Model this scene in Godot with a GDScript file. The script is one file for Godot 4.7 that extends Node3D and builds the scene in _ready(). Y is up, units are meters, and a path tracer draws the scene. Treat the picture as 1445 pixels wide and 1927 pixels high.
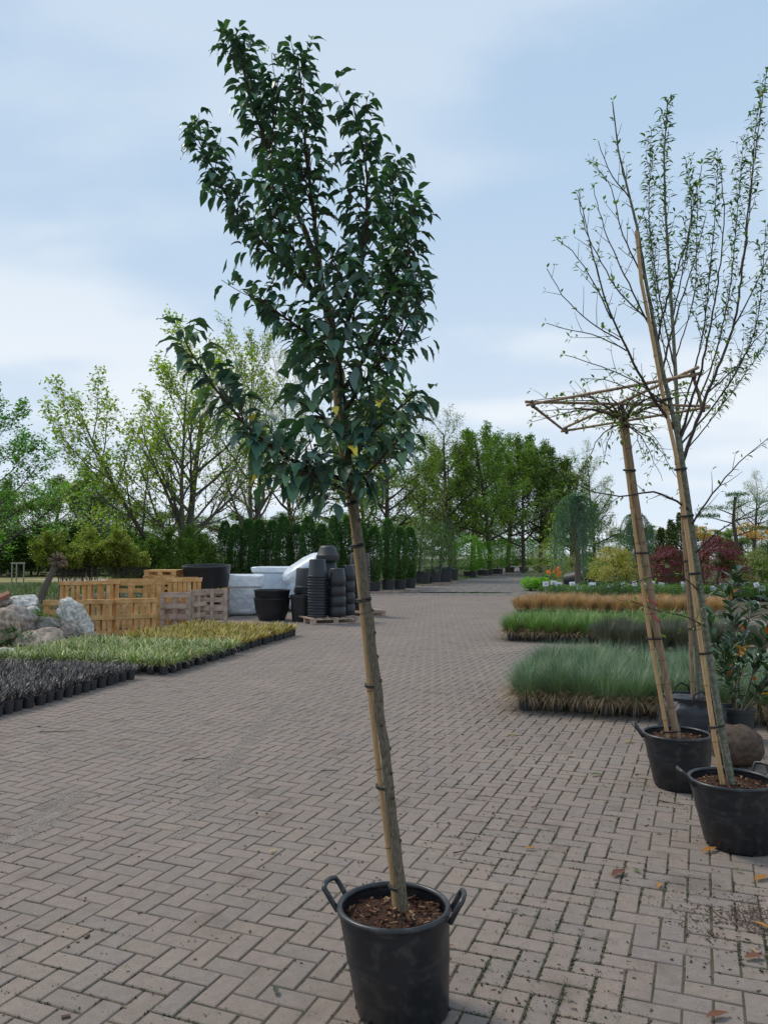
extends Node3D
# A nursery yard: potted trees on herringbone paving, blocks of potted grasses, pallets, pots and boulders, a tree line behind. Units are metres.

class Mb:
	var v := PackedVector3Array()
	var n := PackedVector3Array()
	var c := PackedColorArray()
	var ix := PackedInt32Array()
	func vert(p: Vector3, nn: Vector3, col: Color) -> int:
		v.append(p); n.append(nn); c.append(col)
		return v.size() - 1
	func tri(a: int, b: int, d: int) -> void:
		ix.append(a); ix.append(b); ix.append(d)
	func quad(a: Vector3, b: Vector3, d: Vector3, e: Vector3, col: Color) -> void:
		var nn := (d - a).cross(b - a)
		nn = nn.normalized() if nn.length_squared() > 1e-16 else Vector3.UP
		var k := v.size()
		v.append(a); v.append(b); v.append(d); v.append(e)
		for q in 4:
			n.append(nn); c.append(col)
		ix.append_array(PackedInt32Array([k, k + 1, k + 2, k, k + 2, k + 3]))
	func tri3(a: Vector3, b: Vector3, d: Vector3, col: Color) -> void:
		var nn := (d - a).cross(b - a).normalized()
		var k := v.size()
		v.append(a); v.append(b); v.append(d)
		for q in 3:
			n.append(nn); c.append(col)
		ix.append_array(PackedInt32Array([k, k + 1, k + 2]))
	# box from its centre, half sizes and axes
	func box(o: Vector3, h: Vector3, b: Basis, col: Color) -> void:
		var x := b.x * h.x
		var y := b.y * h.y
		var z := b.z * h.z
		quad(o - x - y + z, o - x + y + z, o + x + y + z, o + x - y + z, col)
		quad(o + x - y - z, o + x + y - z, o - x + y - z, o - x - y - z, col)
		quad(o - x - y - z, o - x + y - z, o - x + y + z, o - x - y + z, col)
		quad(o + x - y + z, o + x + y + z, o + x + y - z, o + x - y - z, col)
		quad(o - x + y + z, o - x + y - z, o + x + y - z, o + x + y + z, col)
		quad(o - x - y - z, o - x - y + z, o + x - y + z, o + x - y - z, col)
	func tube(pts: PackedVector3Array, rad: PackedFloat32Array, sides: int, col: Color, caps := true) -> void:
		var m := pts.size()
		var d := (pts[1] - pts[0]).normalized()
		var s := d.cross(Vector3.RIGHT if absf(d.x) < 0.8 else Vector3.FORWARD).normalized()
		var k0 := v.size()
		for i in m:
			if i > 0 and i < m - 1:
				d = (pts[i + 1] - pts[i - 1]).normalized()
			elif i == m - 1:
				d = (pts[i] - pts[i - 1]).normalized()
			s = (s - d * d.dot(s)).normalized()
			var t := d.cross(s)
			for j in sides:
				var a := TAU * j / sides
				var nn := s * cos(a) + t * sin(a)
				v.append(pts[i] + nn * rad[i]); n.append(nn); c.append(col)
		for i in m - 1:
			for j in sides:
				var a := k0 + i * sides + j
				var b := k0 + i * sides + (j + 1) % sides
				ix.append_array(PackedInt32Array([a, a + sides, b, b, a + sides, b + sides]))
		if caps:
			for e in [0, m - 1]:
				var nn: Vector3 = (pts[0] - pts[1]).normalized() if e == 0 else (pts[m - 1] - pts[m - 2]).normalized()
				var k := vert(pts[e], nn, col)
				for j in sides:
					vert(v[k0 + e * sides + j], nn, col)
				for j in sides:
					if e == 0:
						tri(k, k + 1 + j, k + 1 + (j + 1) % sides)
					else:
						tri(k, k + 1 + (j + 1) % sides, k + 1 + j)
	# profile of (radius, height); lean shifts the rings sideways as they rise
	func lathe(pr: PackedVector2Array, segs: int, col: Color, lean := Vector2.ZERO) -> void:
		for i in pr.size() - 1:
			var e := pr[i + 1] - pr[i]
			var en := Vector2(e.y, -e.x).normalized()
			var na := en
			var nb := en
			if i > 0:
				var q := pr[i] - pr[i - 1]
				var qn := Vector2(q.y, -q.x).normalized()
				if qn.dot(en) > 0.6:
					na = (qn + en).normalized()
			if i < pr.size() - 2:
				var q := pr[i + 2] - pr[i + 1]
				var qn := Vector2(q.y, -q.x).normalized()
				if qn.dot(en) > 0.6:
					nb = (qn + en).normalized()
			var k := v.size()
			for j in segs + 1:
				var a := TAU * j / segs
				var ca := cos(a)
				var sa := sin(a)
				v.append(Vector3(pr[i].x * ca + lean.x * pr[i].y, pr[i].y, pr[i].x * sa + lean.y * pr[i].y)); n.append(Vector3(na.x * ca, na.y, na.x * sa)); c.append(col)
				v.append(Vector3(pr[i + 1].x * ca + lean.x * pr[i + 1].y, pr[i + 1].y, pr[i + 1].x * sa + lean.y * pr[i + 1].y)); n.append(Vector3(nb.x * ca, nb.y, nb.x * sa)); c.append(col)
			for j in segs:
				var a := k + j * 2
				ix.append_array(PackedInt32Array([a, a + 2, a + 1, a + 2, a + 3, a + 1]))
	# a leaf: pointed oval, folded along its midrib, bent downwards towards the tip
	func leaf(p: Vector3, d: Vector3, up: Vector3, l: float, w: float, fold: float, droop: float, col: Color, wave := 0.0) -> void:
		var side := d.cross(up).normalized()
		var k := v.size()
		var cen := p
		var dir := d
		var ws := [0.10, 0.72, 1.0, 0.80, 0.38, 0.0]
		for i in 6:
			var q: float = ws[i] * w * 0.5
			var nn := side.cross(dir).normalized()
			var lift := nn * (q * fold)
			var wv := nn * (wave * w * (0.5 if i % 2 == 0 else -0.5))
			v.append(cen - side * q + lift + wv); n.append((nn + side * fold).normalized()); c.append(col)
			v.append(cen); n.append(nn); c.append(col)
			v.append(cen + side * q + lift - wv); n.append((nn - side * fold).normalized()); c.append(col)
			dir = (dir + Vector3.DOWN * (droop * 0.28)).normalized()
			cen += dir * (l * 0.2)
		for i in 5:
			var a := k + i * 3
			ix.append_array(PackedInt32Array([a, a + 3, a + 1, a + 1, a + 3, a + 4, a + 1, a + 4, a + 2, a + 2, a + 4, a + 5]))
	# small leaf of two triangles folded a little
	func flake(p: Vector3, d: Vector3, up: Vector3, l: float, w: float, col: Color) -> void:
		var side := d.cross(up).normalized() * (w * 0.5)
		var k := v.size()
		var nn := side.cross(d).normalized()
		var mid := p + d * (l * 0.5) + nn * (w * 0.18)
		v.append(p); v.append(mid - side); v.append(p + d * l); v.append(mid + side)
		for q in 4:
			n.append(nn); c.append(col)
		ix.append_array(PackedInt32Array([k, k + 1, k + 2, k, k + 2, k + 3]))
	# a grass blade that leans out and bends over
	func blade(p: Vector3, out: Vector3, l: float, w: float, lean: float, bend: float, col: Color, seg := 3) -> void:
		var side := out.cross(Vector3.UP).normalized() * (w * 0.5)
		var ang := lean
		var cen := p
		var k := v.size()
		for i in seg + 1:
			var d := out * sin(ang) + Vector3.UP * cos(ang)
			var nn := Vector3.UP * sin(ang) - out * cos(ang)
			var t := 1.0 - pow(float(i) / seg, 2.0)
			if i == seg:
				v.append(cen); n.append(nn); c.append(col)
			else:
				v.append(cen - side * t); n.append(nn); c.append(col)
				v.append(cen + side * t); n.append(nn); c.append(col)
			cen += d * (l / seg)
			ang += bend / seg
		for i in seg:
			var a := k + i * 2
			if i == seg - 1:
				ix.append_array(PackedInt32Array([a, a + 2, a + 1]))
			else:
				ix.append_array(PackedInt32Array([a, a + 2, a + 1, a + 1, a + 2, a + 3]))
	func smooth() -> void:
		for i in n.size():
			n[i] = Vector3.ZERO
		for i in range(0, ix.size(), 3):
			var a := v[ix[i]]
			var nn := (v[ix[i + 2]] - a).cross(v[ix[i + 1]] - a)
			for q in 3:
				n[ix[i + q]] += nn
		for i in n.size():
			n[i] = n[i].normalized() if n[i].length_squared() > 1e-20 else Vector3.UP
	func mesh() -> ArrayMesh:
		var a := []
		a.resize(Mesh.ARRAY_MAX)
		a[Mesh.ARRAY_VERTEX] = v; a[Mesh.ARRAY_NORMAL] = n; a[Mesh.ARRAY_COLOR] = c; a[Mesh.ARRAY_INDEX] = ix
		var m := ArrayMesh.new()
		m.add_surface_from_arrays(Mesh.PRIMITIVE_TRIANGLES, a)
		return m

var rng := RandomNumberGenerator.new()
var used := {}
var M := {}
var noise := FastNoiseLite.new()
const WHITE := Color(1, 1, 1)

func r(a: float, b: float) -> float:
	return rng.randf_range(a, b)

func mixc(a: Color, b: Color, t: float) -> Color:
	return a.lerp(b, t)

func vary(col: Color, amt: float) -> Color:
	var k := 1.0 + r(-amt, amt)
	return Color(col.r * k * (1.0 + r(-amt, amt) * 0.3), col.g * k, col.b * k * (1.0 + r(-amt, amt) * 0.3))

func numbered(called: String) -> String:
	if not used.has(called):
		used[called] = 0
		return called
	used[called] += 1
	return "%s_%03d" % [called, used[called]]

func thing(called: String, label: String, category: String, at := Vector3.ZERO, turn := 0.0, group := "") -> Node3D:
	var o := Node3D.new()
	o.name = numbered(called)
	add_child(o)
	o.position = at
	o.rotation.y = turn
	o.set_meta("label", label); o.set_meta("category", category)
	if group != "":
		o.set_meta("group", group)
	return o

func copy(root: Node3D, called: String, at: Vector3, turn := 0.0, scl := Vector3.ONE, label := "", group := "") -> Node3D:
	var o: Node3D = root.duplicate()
	o.name = numbered(called)
	add_child(o)
	o.position = at
	o.rotation = Vector3(0, turn, 0)
	o.scale = scl
	if label != "":
		o.set_meta("label", label)
	if group != "":
		o.set_meta("group", group)
	return o

func part(parent: Node3D, called: String, mesh: Mesh, m: Material, kind := "") -> MeshInstance3D:
	var o := MeshInstance3D.new()
	o.name = called
	o.mesh = mesh
	o.material_override = m
	parent.add_child(o, true)
	if kind != "":
		o.set_meta("kind", kind)
	return o

func structure(called: String, mesh: Mesh, m: Material) -> MeshInstance3D:
	var o := part(self, called, mesh, m, "structure")
	return o

func mat(col: Color, rough := 0.8, spec := 0.5) -> StandardMaterial3D:
	var m := StandardMaterial3D.new()
	m.albedo_color = col.linear_to_srgb()
	m.roughness = rough
	m.metallic_specular = spec
	m.vertex_color_use_as_albedo = true
	m.cull_mode = BaseMaterial3D.CULL_DISABLED
	return m

func leafmat(tint := WHITE, rough := 0.5, back := 0.5) -> StandardMaterial3D:
	var m := mat(tint, rough, 0.5)
	m.backlight_enabled = true
	m.backlight = Color(0.75 * back, back, 0.35 * back)
	return m

# greyscale or two-colour noise as a picture; colours are linear
func noise_tex(size: int, seed_: int, freq: float, a: Color, b: Color, lo := 0.3, hi := 0.7, octaves := 5, specks := 0, speck_col := WHITE, dark_col := Color(0, 0, 0)) -> ImageTexture:
	var f := FastNoiseLite.new()
	f.seed = seed_; f.frequency = freq; f.fractal_octaves = octaves
	f.noise_type = FastNoiseLite.TYPE_SIMPLEX_SMOOTH
	var g := f.get_seamless_image(size, size)
	var im := Image.create(size, size, false, Image.FORMAT_RGB8)
	for y in size:
		for x in size:
			var t := smoothstep(lo, hi, g.get_pixel(x, y).r)
			im.set_pixel(x, y, a.lerp(b, t).linear_to_srgb())
	var q := RandomNumberGenerator.new()
	q.seed = seed_ + 7
	for i in specks:
		var x := q.randi() % size
		var y := q.randi() % size
		var col := speck_col if q.randf() < 0.6 else dark_col
		var base := im.get_pixel(x, y)
		var k := q.randf_range(0.25, 0.9)
		im.set_pixel(x, y, base.lerp(col, k))
		if q.randf() < 0.4:
			im.set_pixel((x + 1) % size, y, base.lerp(col, k * 0.7))
	return ImageTexture.create_from_image(im)

func tri_tex(m: StandardMaterial3D, t: Texture2D, per_metre: float, world := false) -> StandardMaterial3D:
	m.albedo_texture = t
	m.uv1_triplanar = true
	m.uv1_world_triplanar = world
	m.uv1_scale = Vector3.ONE * per_metre
	return m

func bump(m: StandardMaterial3D, t: Texture2D, cm: float) -> StandardMaterial3D:
	m.heightmap_enabled = true
	m.heightmap_texture = t
	m.heightmap_scale = cm
	return m

func _ready() -> void:
	rng.seed = 11
	# ---- camera, sky, sun, exposure
	var cam := Camera3D.new()
	cam.name = "camera"
	cam.fov = 66.0
	cam.near = 0.05
	cam.far = 600.0
	add_child(cam)
	cam.position = Vector3(0, 1.55, 0)
	cam.rotation_degrees = Vector3(3.14, 0, 0)
	cam.current = true
	var env := Environment.new()
	env.background_mode = Environment.BG_SKY
	env.tonemap_mode = Environment.TONE_MAPPER_LINEAR
	env.tonemap_exposure = 1.42
	env.sdfgi_enabled = true
	env.ssao_enabled = true
	env.ssil_enabled = true
	var sky := Sky.new()
	var pano := PanoramaSkyMaterial.new()
	pano.panorama = sky_picture()
	sky.sky_material = pano
	env.sky = sky
	var we := WorldEnvironment.new()
	we.name = "world_environment"
	we.environment = env
	add_child(we)
	var sun := DirectionalLight3D.new()
	sun.name = "sun"
	sun.light_energy = 0.5
	sun.light_color = Color(1.0, 0.95, 0.88)
	sun.light_angular_distance = 14.0
	sun.shadow_enabled = true
	add_child(sun)
	sun.rotation_degrees = Vector3(-52, -130, 0)
	materials()
	# ---- the setting
	ground_and_roads()
	paving()
	# ---- large things
	tree_line()
	hedge_row()
	back_right()
	# ---- objects
	left_yard()
	pot_stacks()
	grass_blocks()
	main_tree()
	right_trees()
	litter()

func sky_picture() -> ImageTexture:
	var w := 1024
	var hh := 512
	var im := Image.create(w, hh, false, Image.FORMAT_RGBF)
	var f := FastNoiseLite.new()
	f.seed = 5; f.frequency = 0.5; f.fractal_octaves = 4; f.fractal_gain = 0.42
	f.domain_warp_enabled = true; f.domain_warp_amplitude = 0.6; f.domain_warp_frequency = 0.5
	var g := FastNoiseLite.new()
	g.seed = 23; g.frequency = 0.22; g.fractal_octaves = 4
	var zen := Color(0.22, 0.35, 0.53)
	var mid := Color(0.37, 0.488, 0.63)
	var hor := Color(0.585, 0.655, 0.735)
	for y in hh:
		var el := (0.5 - (y + 0.5) / hh) * PI
		for x in w:
			if el < -0.03:
				im.set_pixel(x, y, Color(0.3, 0.29, 0.27))
				continue
			var az := ((x + 0.5) / w - 0.5) * TAU
			var ce := cos(el)
			var d := Vector3(sin(az) * ce, maxf(sin(el), 0.0), -cos(az) * ce)
			var t := clampf(d.y, 0.0, 1.0)
			var col := hor.lerp(mid, smoothstep(-0.05, 0.46, t)).lerp(zen, smoothstep(0.35, 1.0, t))
			# a high thin sheet of cloud, seen from below, wisps drawn out by the wind
			var q := Vector2(d.x, d.z) / (d.y + 0.14)
			var a := f.get_noise_2d(q.x * 1.3 + q.y * 0.8, q.y * 3.0 - q.x * 0.5)
			var b := g.get_noise_2d(q.x * 1.8 + 3.0, q.y * 1.8)
			var cov := smoothstep(-0.14, 0.5, a * 0.7 + b * 1.2)
			cov = cov * lerpf(0.8, 0.34, smoothstep(0.12, 0.5, t))
			var white := Color(0.68, 0.715, 0.75)
			col = col.lerp(white, cov)
			im.set_pixel(x, y, col * 0.94)
	return ImageTexture.create_from_image(im)

func materials() -> void:
	var bumpy := noise_tex(256, 3, 0.03, Color(0, 0, 0), WHITE, 0.2, 0.8)
	M.bump = bumpy
	M.black_plastic = tri_tex(mat(WHITE, 0.38, 0.5), noise_tex(512, 12, 0.012, Color(0.011, 0.013, 0.017), Color(0.044, 0.044, 0.044), 0.48, 0.88, 6, 1500, Color(0.25, 0.25, 0.25), Color(0.1, 0.1, 0.1)), 2.2)
	M.black_pot = mat(Color(0.016, 0.018, 0.022), 0.45)
	M.dull_pot = mat(Color(0.032, 0.034, 0.037), 0.55)
	M.black_strap = mat(Color(0.012, 0.012, 0.013), 0.6)
	M.soil = bump(tri_tex(mat(WHITE, 0.95, 0.3), noise_tex(512, 31, 0.06, Color(0.022, 0.012, 0.008), Color(0.085, 0.043, 0.028), 0.3, 0.75, 5, 2500, Color(0.42, 0.3, 0.2), Color(0.05, 0.03, 0.02)), 3.0), bumpy, 1.0)
	M.chip = mat(WHITE, 0.9, 0.3)
	M.bark = bump(tri_tex(mat(WHITE, 0.85, 0.3), noise_tex(512, 41, 0.03, Color(0.105, 0.085, 0.058), Color(0.20, 0.17, 0.125), 0.3, 0.75, 5, 900, Color(0.5, 0.47, 0.4), Color(0.15, 0.13, 0.1)), 4.0), bumpy, 0.25)
	M.bark.uv1_scale = Vector3(9, 2.2, 9)
	M.grey_bark = tri_tex(mat(WHITE, 0.8, 0.3), noise_tex(256, 43, 0.03, Color(0.12, 0.125, 0.09), Color(0.235, 0.23, 0.18), 0.3, 0.75), 4.0)
	M.bamboo = tri_tex(mat(WHITE, 0.5, 0.45), noise_tex(256, 44, 0.02, Color(0.46, 0.28, 0.13), Color(0.58, 0.385, 0.195), 0.3, 0.75), 3.0)
	M.bamboo.uv1_scale = Vector3(24, 1.4, 24)
	M.old_bamboo = tri_tex(mat(WHITE, 0.6, 0.45), noise_tex(256, 45, 0.02, Color(0.20, 0.13, 0.078), Color(0.34, 0.235, 0.145), 0.3, 0.75), 3.0)
	M.old_bamboo.uv1_scale = Vector3(24, 1.4, 24)
	M.twig = mat(WHITE, 0.8, 0.3)
	M.far_wood = mat(WHITE, 0.9, 0.2)
	M.pear_leaf = leafmat(Color(3.7, 3.3, 3.8), 0.46, 0.55)
	M.pear_leaf.metallic_specular = 0.42
	M.gloss_leaf = leafmat(Color(1.6, 1.6, 1.6), 0.28, 0.35)
	M.leaf = leafmat(Color(2.05, 1.95, 1.9), 0.55, 0.95)
	M.grass = leafmat(Color(1.4, 1.4, 1.4), 0.6, 0.5)
	M.mondo = leafmat(WHITE, 0.45, 0.05)
	M.wood_new = tri_tex(mat(WHITE, 0.75, 0.3), noise_tex(256, 51, 0.02, Color(0.55, 0.31, 0.12), Color(0.71, 0.44, 0.20), 0.25, 0.8), 2.0)
	M.wood_new.uv1_scale = Vector3(0.8, 0.8, 0.8)
	M.wood_old = tri_tex(mat(WHITE, 0.8, 0.3), noise_tex(256, 52, 0.02, Color(0.37, 0.27, 0.205), Color(0.50, 0.39, 0.32), 0.25, 0.8), 0.8)
	M.rock = bump(tri_tex(mat(WHITE, 0.85, 0.35), noise_tex(512, 61, 0.02, Color(0.52, 0.48, 0.45), Color(1.0, 0.98, 0.95), 0.3, 0.7, 6, 3000, WHITE, Color(0.2, 0.2, 0.2)), 1.1), bumpy, 1.5)
	M.film = bump(tri_tex(mat(WHITE, 0.28, 0.5), noise_tex(256, 71, 0.015, Color(0.70, 0.76, 0.82), Color(0.80, 0.84, 0.88), 0.3, 0.7, 2), 0.6), bumpy, 0.8)
	M.clear_film = bump(tri_tex(mat(WHITE, 0.16, 0.6), noise_tex(256, 72, 0.012, Color(0.50, 0.55, 0.59), Color(0.66, 0.70, 0.74), 0.3, 0.75, 3), 0.6), bumpy, 1.0)
	M.label = mat(WHITE, 0.6)
	M.burlap = bump(tri_tex(mat(WHITE, 0.95, 0.2), noise_tex(256, 81, 0.06, Color(0.075, 0.055, 0.043), Color(0.115, 0.088, 0.070), 0.3, 0.7), 1.2), bumpy, 0.4)

# flat polygon lying on the ground, corners given clockwise or not, as one sheet
func sheet(pts: PackedVector2Array, y: float, step: float) -> ArrayMesh:
	var m := Mb.new()
	var tris := Geometry2D.triangulate_polygon(pts)
	for p in pts:
		m.vert(Vector3(p.x, y, p.y), Vector3.UP, WHITE)
	for i in range(0, tris.size(), 3):
		var a := m.v[tris[i]]
		var b := m.v[tris[i + 1]]
		var d := m.v[tris[i + 2]]
		if (d - a).cross(b - a).y > 0:
			m.tri(tris[i], tris[i + 1], tris[i + 2])
		else:
			m.tri(tris[i], tris[i + 2], tris[i + 1])
	return m.mesh()

func ground_and_roads() -> void:
	var gm := tri_tex(mat(WHITE, 0.95, 0.2), noise_tex(512, 91, 0.02, Color(0.055, 0.05, 0.03), Color(0.09, 0.12, 0.035), 0.3, 0.7, 6, 4000, Color(0.3, 0.28, 0.2), Color(0.1, 0.1, 0.06)), 0.3, true)
	structure("ground", sheet(PackedVector2Array([Vector2(-250, 30), Vector2(250, 30), Vector2(250, -320), Vector2(-250, -320)]), -0.05, 1), gm)
	var rm := tri_tex(mat(WHITE, 0.9, 0.4), noise_tex(512, 92, 0.015, Color(0.115, 0.10, 0.09), Color(0.205, 0.185, 0.168), 0.3, 0.7, 6, 5000, Color(0.6, 0.57, 0.55), Color(0.15, 0.14, 0.13)), 0.35, true)
	structure("road", sheet(PackedVector2Array([Vector2(-12, -30.25), Vector2(16, -30.25), Vector2(13, -45), Vector2(15.5, -78), Vector2(20, -110), Vector2(12, -110), Vector2(8.6, -70), Vector2(5.4, -52), Vector2(0.4, -38), Vector2(-12, -38)]), -0.003, 1), rm)
	var pm := mat(Color(0.035, 0.032, 0.03), 0.05, 0.6)
	var spots := [[Vector3(2.717, 0, -33.044), 2.4, 0.55], [Vector3(4.018, 0, -32.81), 1.3, 0.3]]
	var pd := Mb.new()
	for s in spots:
		var k := pd.vert(s[0] + Vector3(0, 0.001, 0), Vector3.UP, WHITE)
		for j in 40:
			var a := TAU * j / 40.0
			var q := 1.0 + 0.35 * noise.get_noise_2d(cos(a) * 160.0 + s[1] * 900.0, sin(a) * 160.0) * 2.0
			pd.vert(s[0] + Vector3(cos(a) * s[1] * q, 0.001, sin(a) * s[2] * q), Vector3.UP, WHITE)
		for j in 40:
			pd.tri(k, k + 1 + j, k + 1 + (j + 1) % 40)
	structure("puddle_water", pd.mesh(), pm)
	var fm := tri_tex(mat(WHITE, 0.95, 0.2), noise_tex(256, 93, 0.02, Color(0.22, 0.22, 0.07), Color(0.30, 0.255, 0.135), 0.3, 0.7), 0.12, true)
	structure("meadow", sheet(PackedVector2Array([Vector2(-70, -46), Vector2(-9, -46), Vector2(-9, -75), Vector2(-70, -75)]), -0.03, 1), fm)
	var pa := tri_tex(mat(WHITE, 0.95, 0.2), noise_tex(256, 94, 0.02, Color(0.36, 0.29, 0.25), Color(0.45, 0.38, 0.34), 0.3, 0.7), 0.2, true)
	structure("path", sheet(PackedVector2Array([Vector2(-14, -44), Vector2(-8, -44), Vector2(-9, -52), Vector2(-24, -52)]), -0.022, 1), pa)
	# grass along the edge of the road
	var g := Mb.new()
	for i in 9000:
		var z := r(-58, -32)
		var x := lerpf(0.2, 6.0, (-z - 36.0) / 18.0) - absf(rng.randfn(0, 0.5)) if z < -36 else r(-9, -2)
		g.blade(Vector3(x, -0.045, z), Vector3.RIGHT.rotated(Vector3.UP, r(0, TAU)), r(0.06, 0.2), 0.02, r(0, 0.5), 0.8, vary(Color(0.12, 0.17, 0.045), 0.3), 2)
	for i in 9000:
		var z := r(-44, -17)
		var x := r(-20, -6.5)
		g.blade(Vector3(x, -0.05, z), Vector3.RIGHT.rotated(Vector3.UP, r(0, TAU)), r(0.08, 0.3), 0.025, r(0, 0.5), 0.8, vary(Color(0.085, 0.14, 0.035), 0.3), 2)
	var go := part(self, "verge_grass", g.mesh(), M.grass, "stuff")
	go.set_meta("label", "rough green grass along the far road edge and behind the pallets")
	go.set_meta("category", "grass")

func brick_mesh(col: Color, sx: float, sz: float) -> ArrayMesh:
	var m := Mb.new()
	var b := 0.0035
	var x := sx * 0.5
	var z := sz * 0.5
	var y0 := -0.03
	var y1 := -b
	var t := [Vector3(-x + b, 0, -z + b), Vector3(x - b, 0, -z + b), Vector3(x - b, 0, z - b), Vector3(-x + b, 0, z - b)]
	var e := [Vector3(-x, y1, -z), Vector3(x, y1, -z), Vector3(x, y1, z), Vector3(-x, y1, z)]
	m.quad(t[0], t[1], t[2], t[3], col)
	for i in 4:
		var j := (i + 1) % 4
		m.quad(t[j], t[i], e[i], e[j], col)
		m.quad(e[j], e[i], e[i] + Vector3(0, y0, 0), e[j] + Vector3(0, y0, 0), col)
	return m.mesh()

func paving() -> void:
	var u := 0.099
	var turn := deg_to_rad(22.0)
	# axes of the bond on the ground
	var ax := Vector3(cos(turn), 0, sin(turn))
	var az := Vector3(sin(turn), 0, -cos(turn))
	var joint := bump(tri_tex(mat(WHITE, 1.0, 0.2), noise_tex(512, 101, 0.03, Color(0.112, 0.092, 0.074), Color(0.075, 0.080, 0.040), 0.45, 0.72, 5, 6000, Color(0.35, 0.31, 0.26), Color(0.1, 0.09, 0.08)), 0.8, true), M.bump, 0.6)
	var pv := structure("pavement", sheet(PackedVector2Array([Vector2(-12, 3), Vector2(12, 3), Vector2(16, -30.3), Vector2(-12, -30.3)]), -0.0055, 1), joint)
	var bm := tri_tex(mat(WHITE, 0.9, 0.35), stone_picture(), 0.9, true)
	bump(bm, M.bump, 0.12)
	# dust and dirt that lie over many stones
	bm.detail_enabled = true
	bm.detail_blend_mode = BaseMaterial3D.BLEND_MODE_MUL
	bm.detail_albedo = dirt_picture()
	bm.detail_uv_layer = BaseMaterial3D.DETAIL_UV_2
	bm.uv2_triplanar = true
	bm.uv2_world_triplanar = true
	bm.uv2_scale = Vector3.ONE / 24.0
	var tones := [Color(0.302, 0.251, 0.219), Color(0.314, 0.259, 0.226), Color(0.290, 0.244, 0.214), Color(0.306, 0.251, 0.218), Color(0.293, 0.250, 0.221), Color(0.320, 0.265, 0.229), Color(0.284, 0.246, 0.220), Color(0.314, 0.256, 0.219), Color(0.298, 0.248, 0.214)]
	var shapes := []
	for t in tones:
		shapes.append(brick_mesh(t, 2 * u - 0.0075, u - 0.0075))
	var plain := brick_mesh(WHITE, 2 * u - 0.0075, u - 0.0075)
	var near := []
	var rest := []
	var eye := Vector3(0, 1.55, 0)
	for i in range(-188, 92):
		for j in range(-24, 324):
			var k := posmod(i - j, 4)
			if k != 0 and k != 3:
				continue
			var c := (ax * (i + (1.0 if k == 0 else 0.5)) + az * (j + (0.5 if k == 0 else 1.0))) * u
			if c.z > -1.2 or c.z < -30.32 or c.x < -7.5 or c.x > 9.0 or absf(c.x) > 0.52 * -c.z + 1.2:
				continue
			if c.x < -3.9 and c.z < -8.2 and c.x < -3.68 + (-c.z - 7.65) * 0.236 - 0.9:
				continue
			var b := Basis(ax, Vector3.UP, -az) if k == 0 else Basis(az, Vector3.UP, ax)
			var tilt := Basis(Vector3(r(-1, 1), 0, r(-1, 1)).normalized(), r(0, 0.010)) * b
			var t := Transform3D(tilt * Basis(Vector3.UP, r(-0.016, 0.016)) * Basis.from_scale(Vector3(r(0.985, 1.012), 1, r(0.965, 1.02))), c + Vector3(0, r(-0.0025, 0.001), 0))
			var d := c.distance_to(eye)
			if absf(c.x) < 0.49 * -c.z and c.z < -2.15:
				near.append([d, t])
			else:
				rest.append(t)
	near.sort_custom(func(p, q): return p[0] < q[0])
	for i in near.size():
		if i < 300:
			var o := part(pv, "brick", shapes[rng.randi() % shapes.size()], bm)
			o.transform = near[i][1]
		else:
			rest.append(near[i][1])
	var mm := MultiMesh.new()
	mm.transform_format = MultiMesh.TRANSFORM_3D
	mm.use_colors = true
	mm.mesh = plain
	mm.instance_count = rest.size()
	for i in rest.size():
		mm.set_instance_transform(i, rest[i])
		mm.set_instance_color(i, tones[rng.randi() % tones.size()])
	var mi := MultiMeshInstance3D.new()
	mi.name = "brick_field"
	mi.multimesh = mm
	mi.material_override = bm
	mi.set_meta("kind", "stuff")
	pv.add_child(mi)
	# moss and soil crumbs in the joints
	var ms := Mb.new()
	for i in 22000:
		var z := -2.0 - pow(rng.randf(), 1.4) * 12.0
		var right := rng.randf() < 0.72
		var x := r(0.1, 0.5) * -z if right else r(-0.5, 0.15) * -z
		if noise.get_noise_2d(x * 90.0, z * 90.0) < (-0.08 if right else 0.12):
			continue
		var gi := x * ax.x + z * ax.z
		var gj := x * az.x + z * az.z
		# slide to the nearest joint line of the bond
		if rng.randf() < 0.5:
			gi = roundf(gi / u) * u + r(-0.006, 0.006)
		else:
			gj = roundf(gj / u) * u + r(-0.006, 0.006)
		var p := ax * gi + az * gj
		var ci := floori(gi / u)
		var col := vary(Color(0.062, 0.078, 0.028) if rng.randf() < 0.45 else Color(0.045, 0.034, 0.024), 0.35)
		var y := -0.006
		for q in 5:
			var o := p + Vector3(r(-0.009, 0.009), y, r(-0.009, 0.009))
			ms.blade(o, Vector3.RIGHT.rotated(Vector3.UP, r(0, TAU)), r(0.005, 0.014), 0.006, r(0.1, 1.0), 0.6, col, 2)
	var mo := part(pv, "joint_moss", ms.mesh(), M.grass, "stuff")

func dirt_picture() -> ImageTexture:
	var size := 1024
	var f := FastNoiseLite.new()
	f.seed = 77; f.frequency = 0.012; f.fractal_octaves = 6
	var g := f.get_seamless_image(size, size)
	f.seed = 78; f.frequency = 0.05
	var g2 := f.get_seamless_image(size, size)
	var im := Image.create(size, size, false, Image.FORMAT_RGB8)
	var clean := Color(0.93, 0.92, 0.91)
	for y in size:
		for x in size:
			var a := g.get_pixel(x, y).r
			var b := g2.get_pixel(x, y).r
			var col := clean.lerp(Color(1.0, 0.985, 0.965), smoothstep(0.5, 0.75, a))
			col = col.lerp(Color(0.72, 0.70, 0.68), smoothstep(0.62, 0.85, b) * smoothstep(0.55, 0.35, a))
			im.set_pixel(x, y, col.linear_to_srgb())
	return ImageTexture.create_from_image(im)

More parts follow.
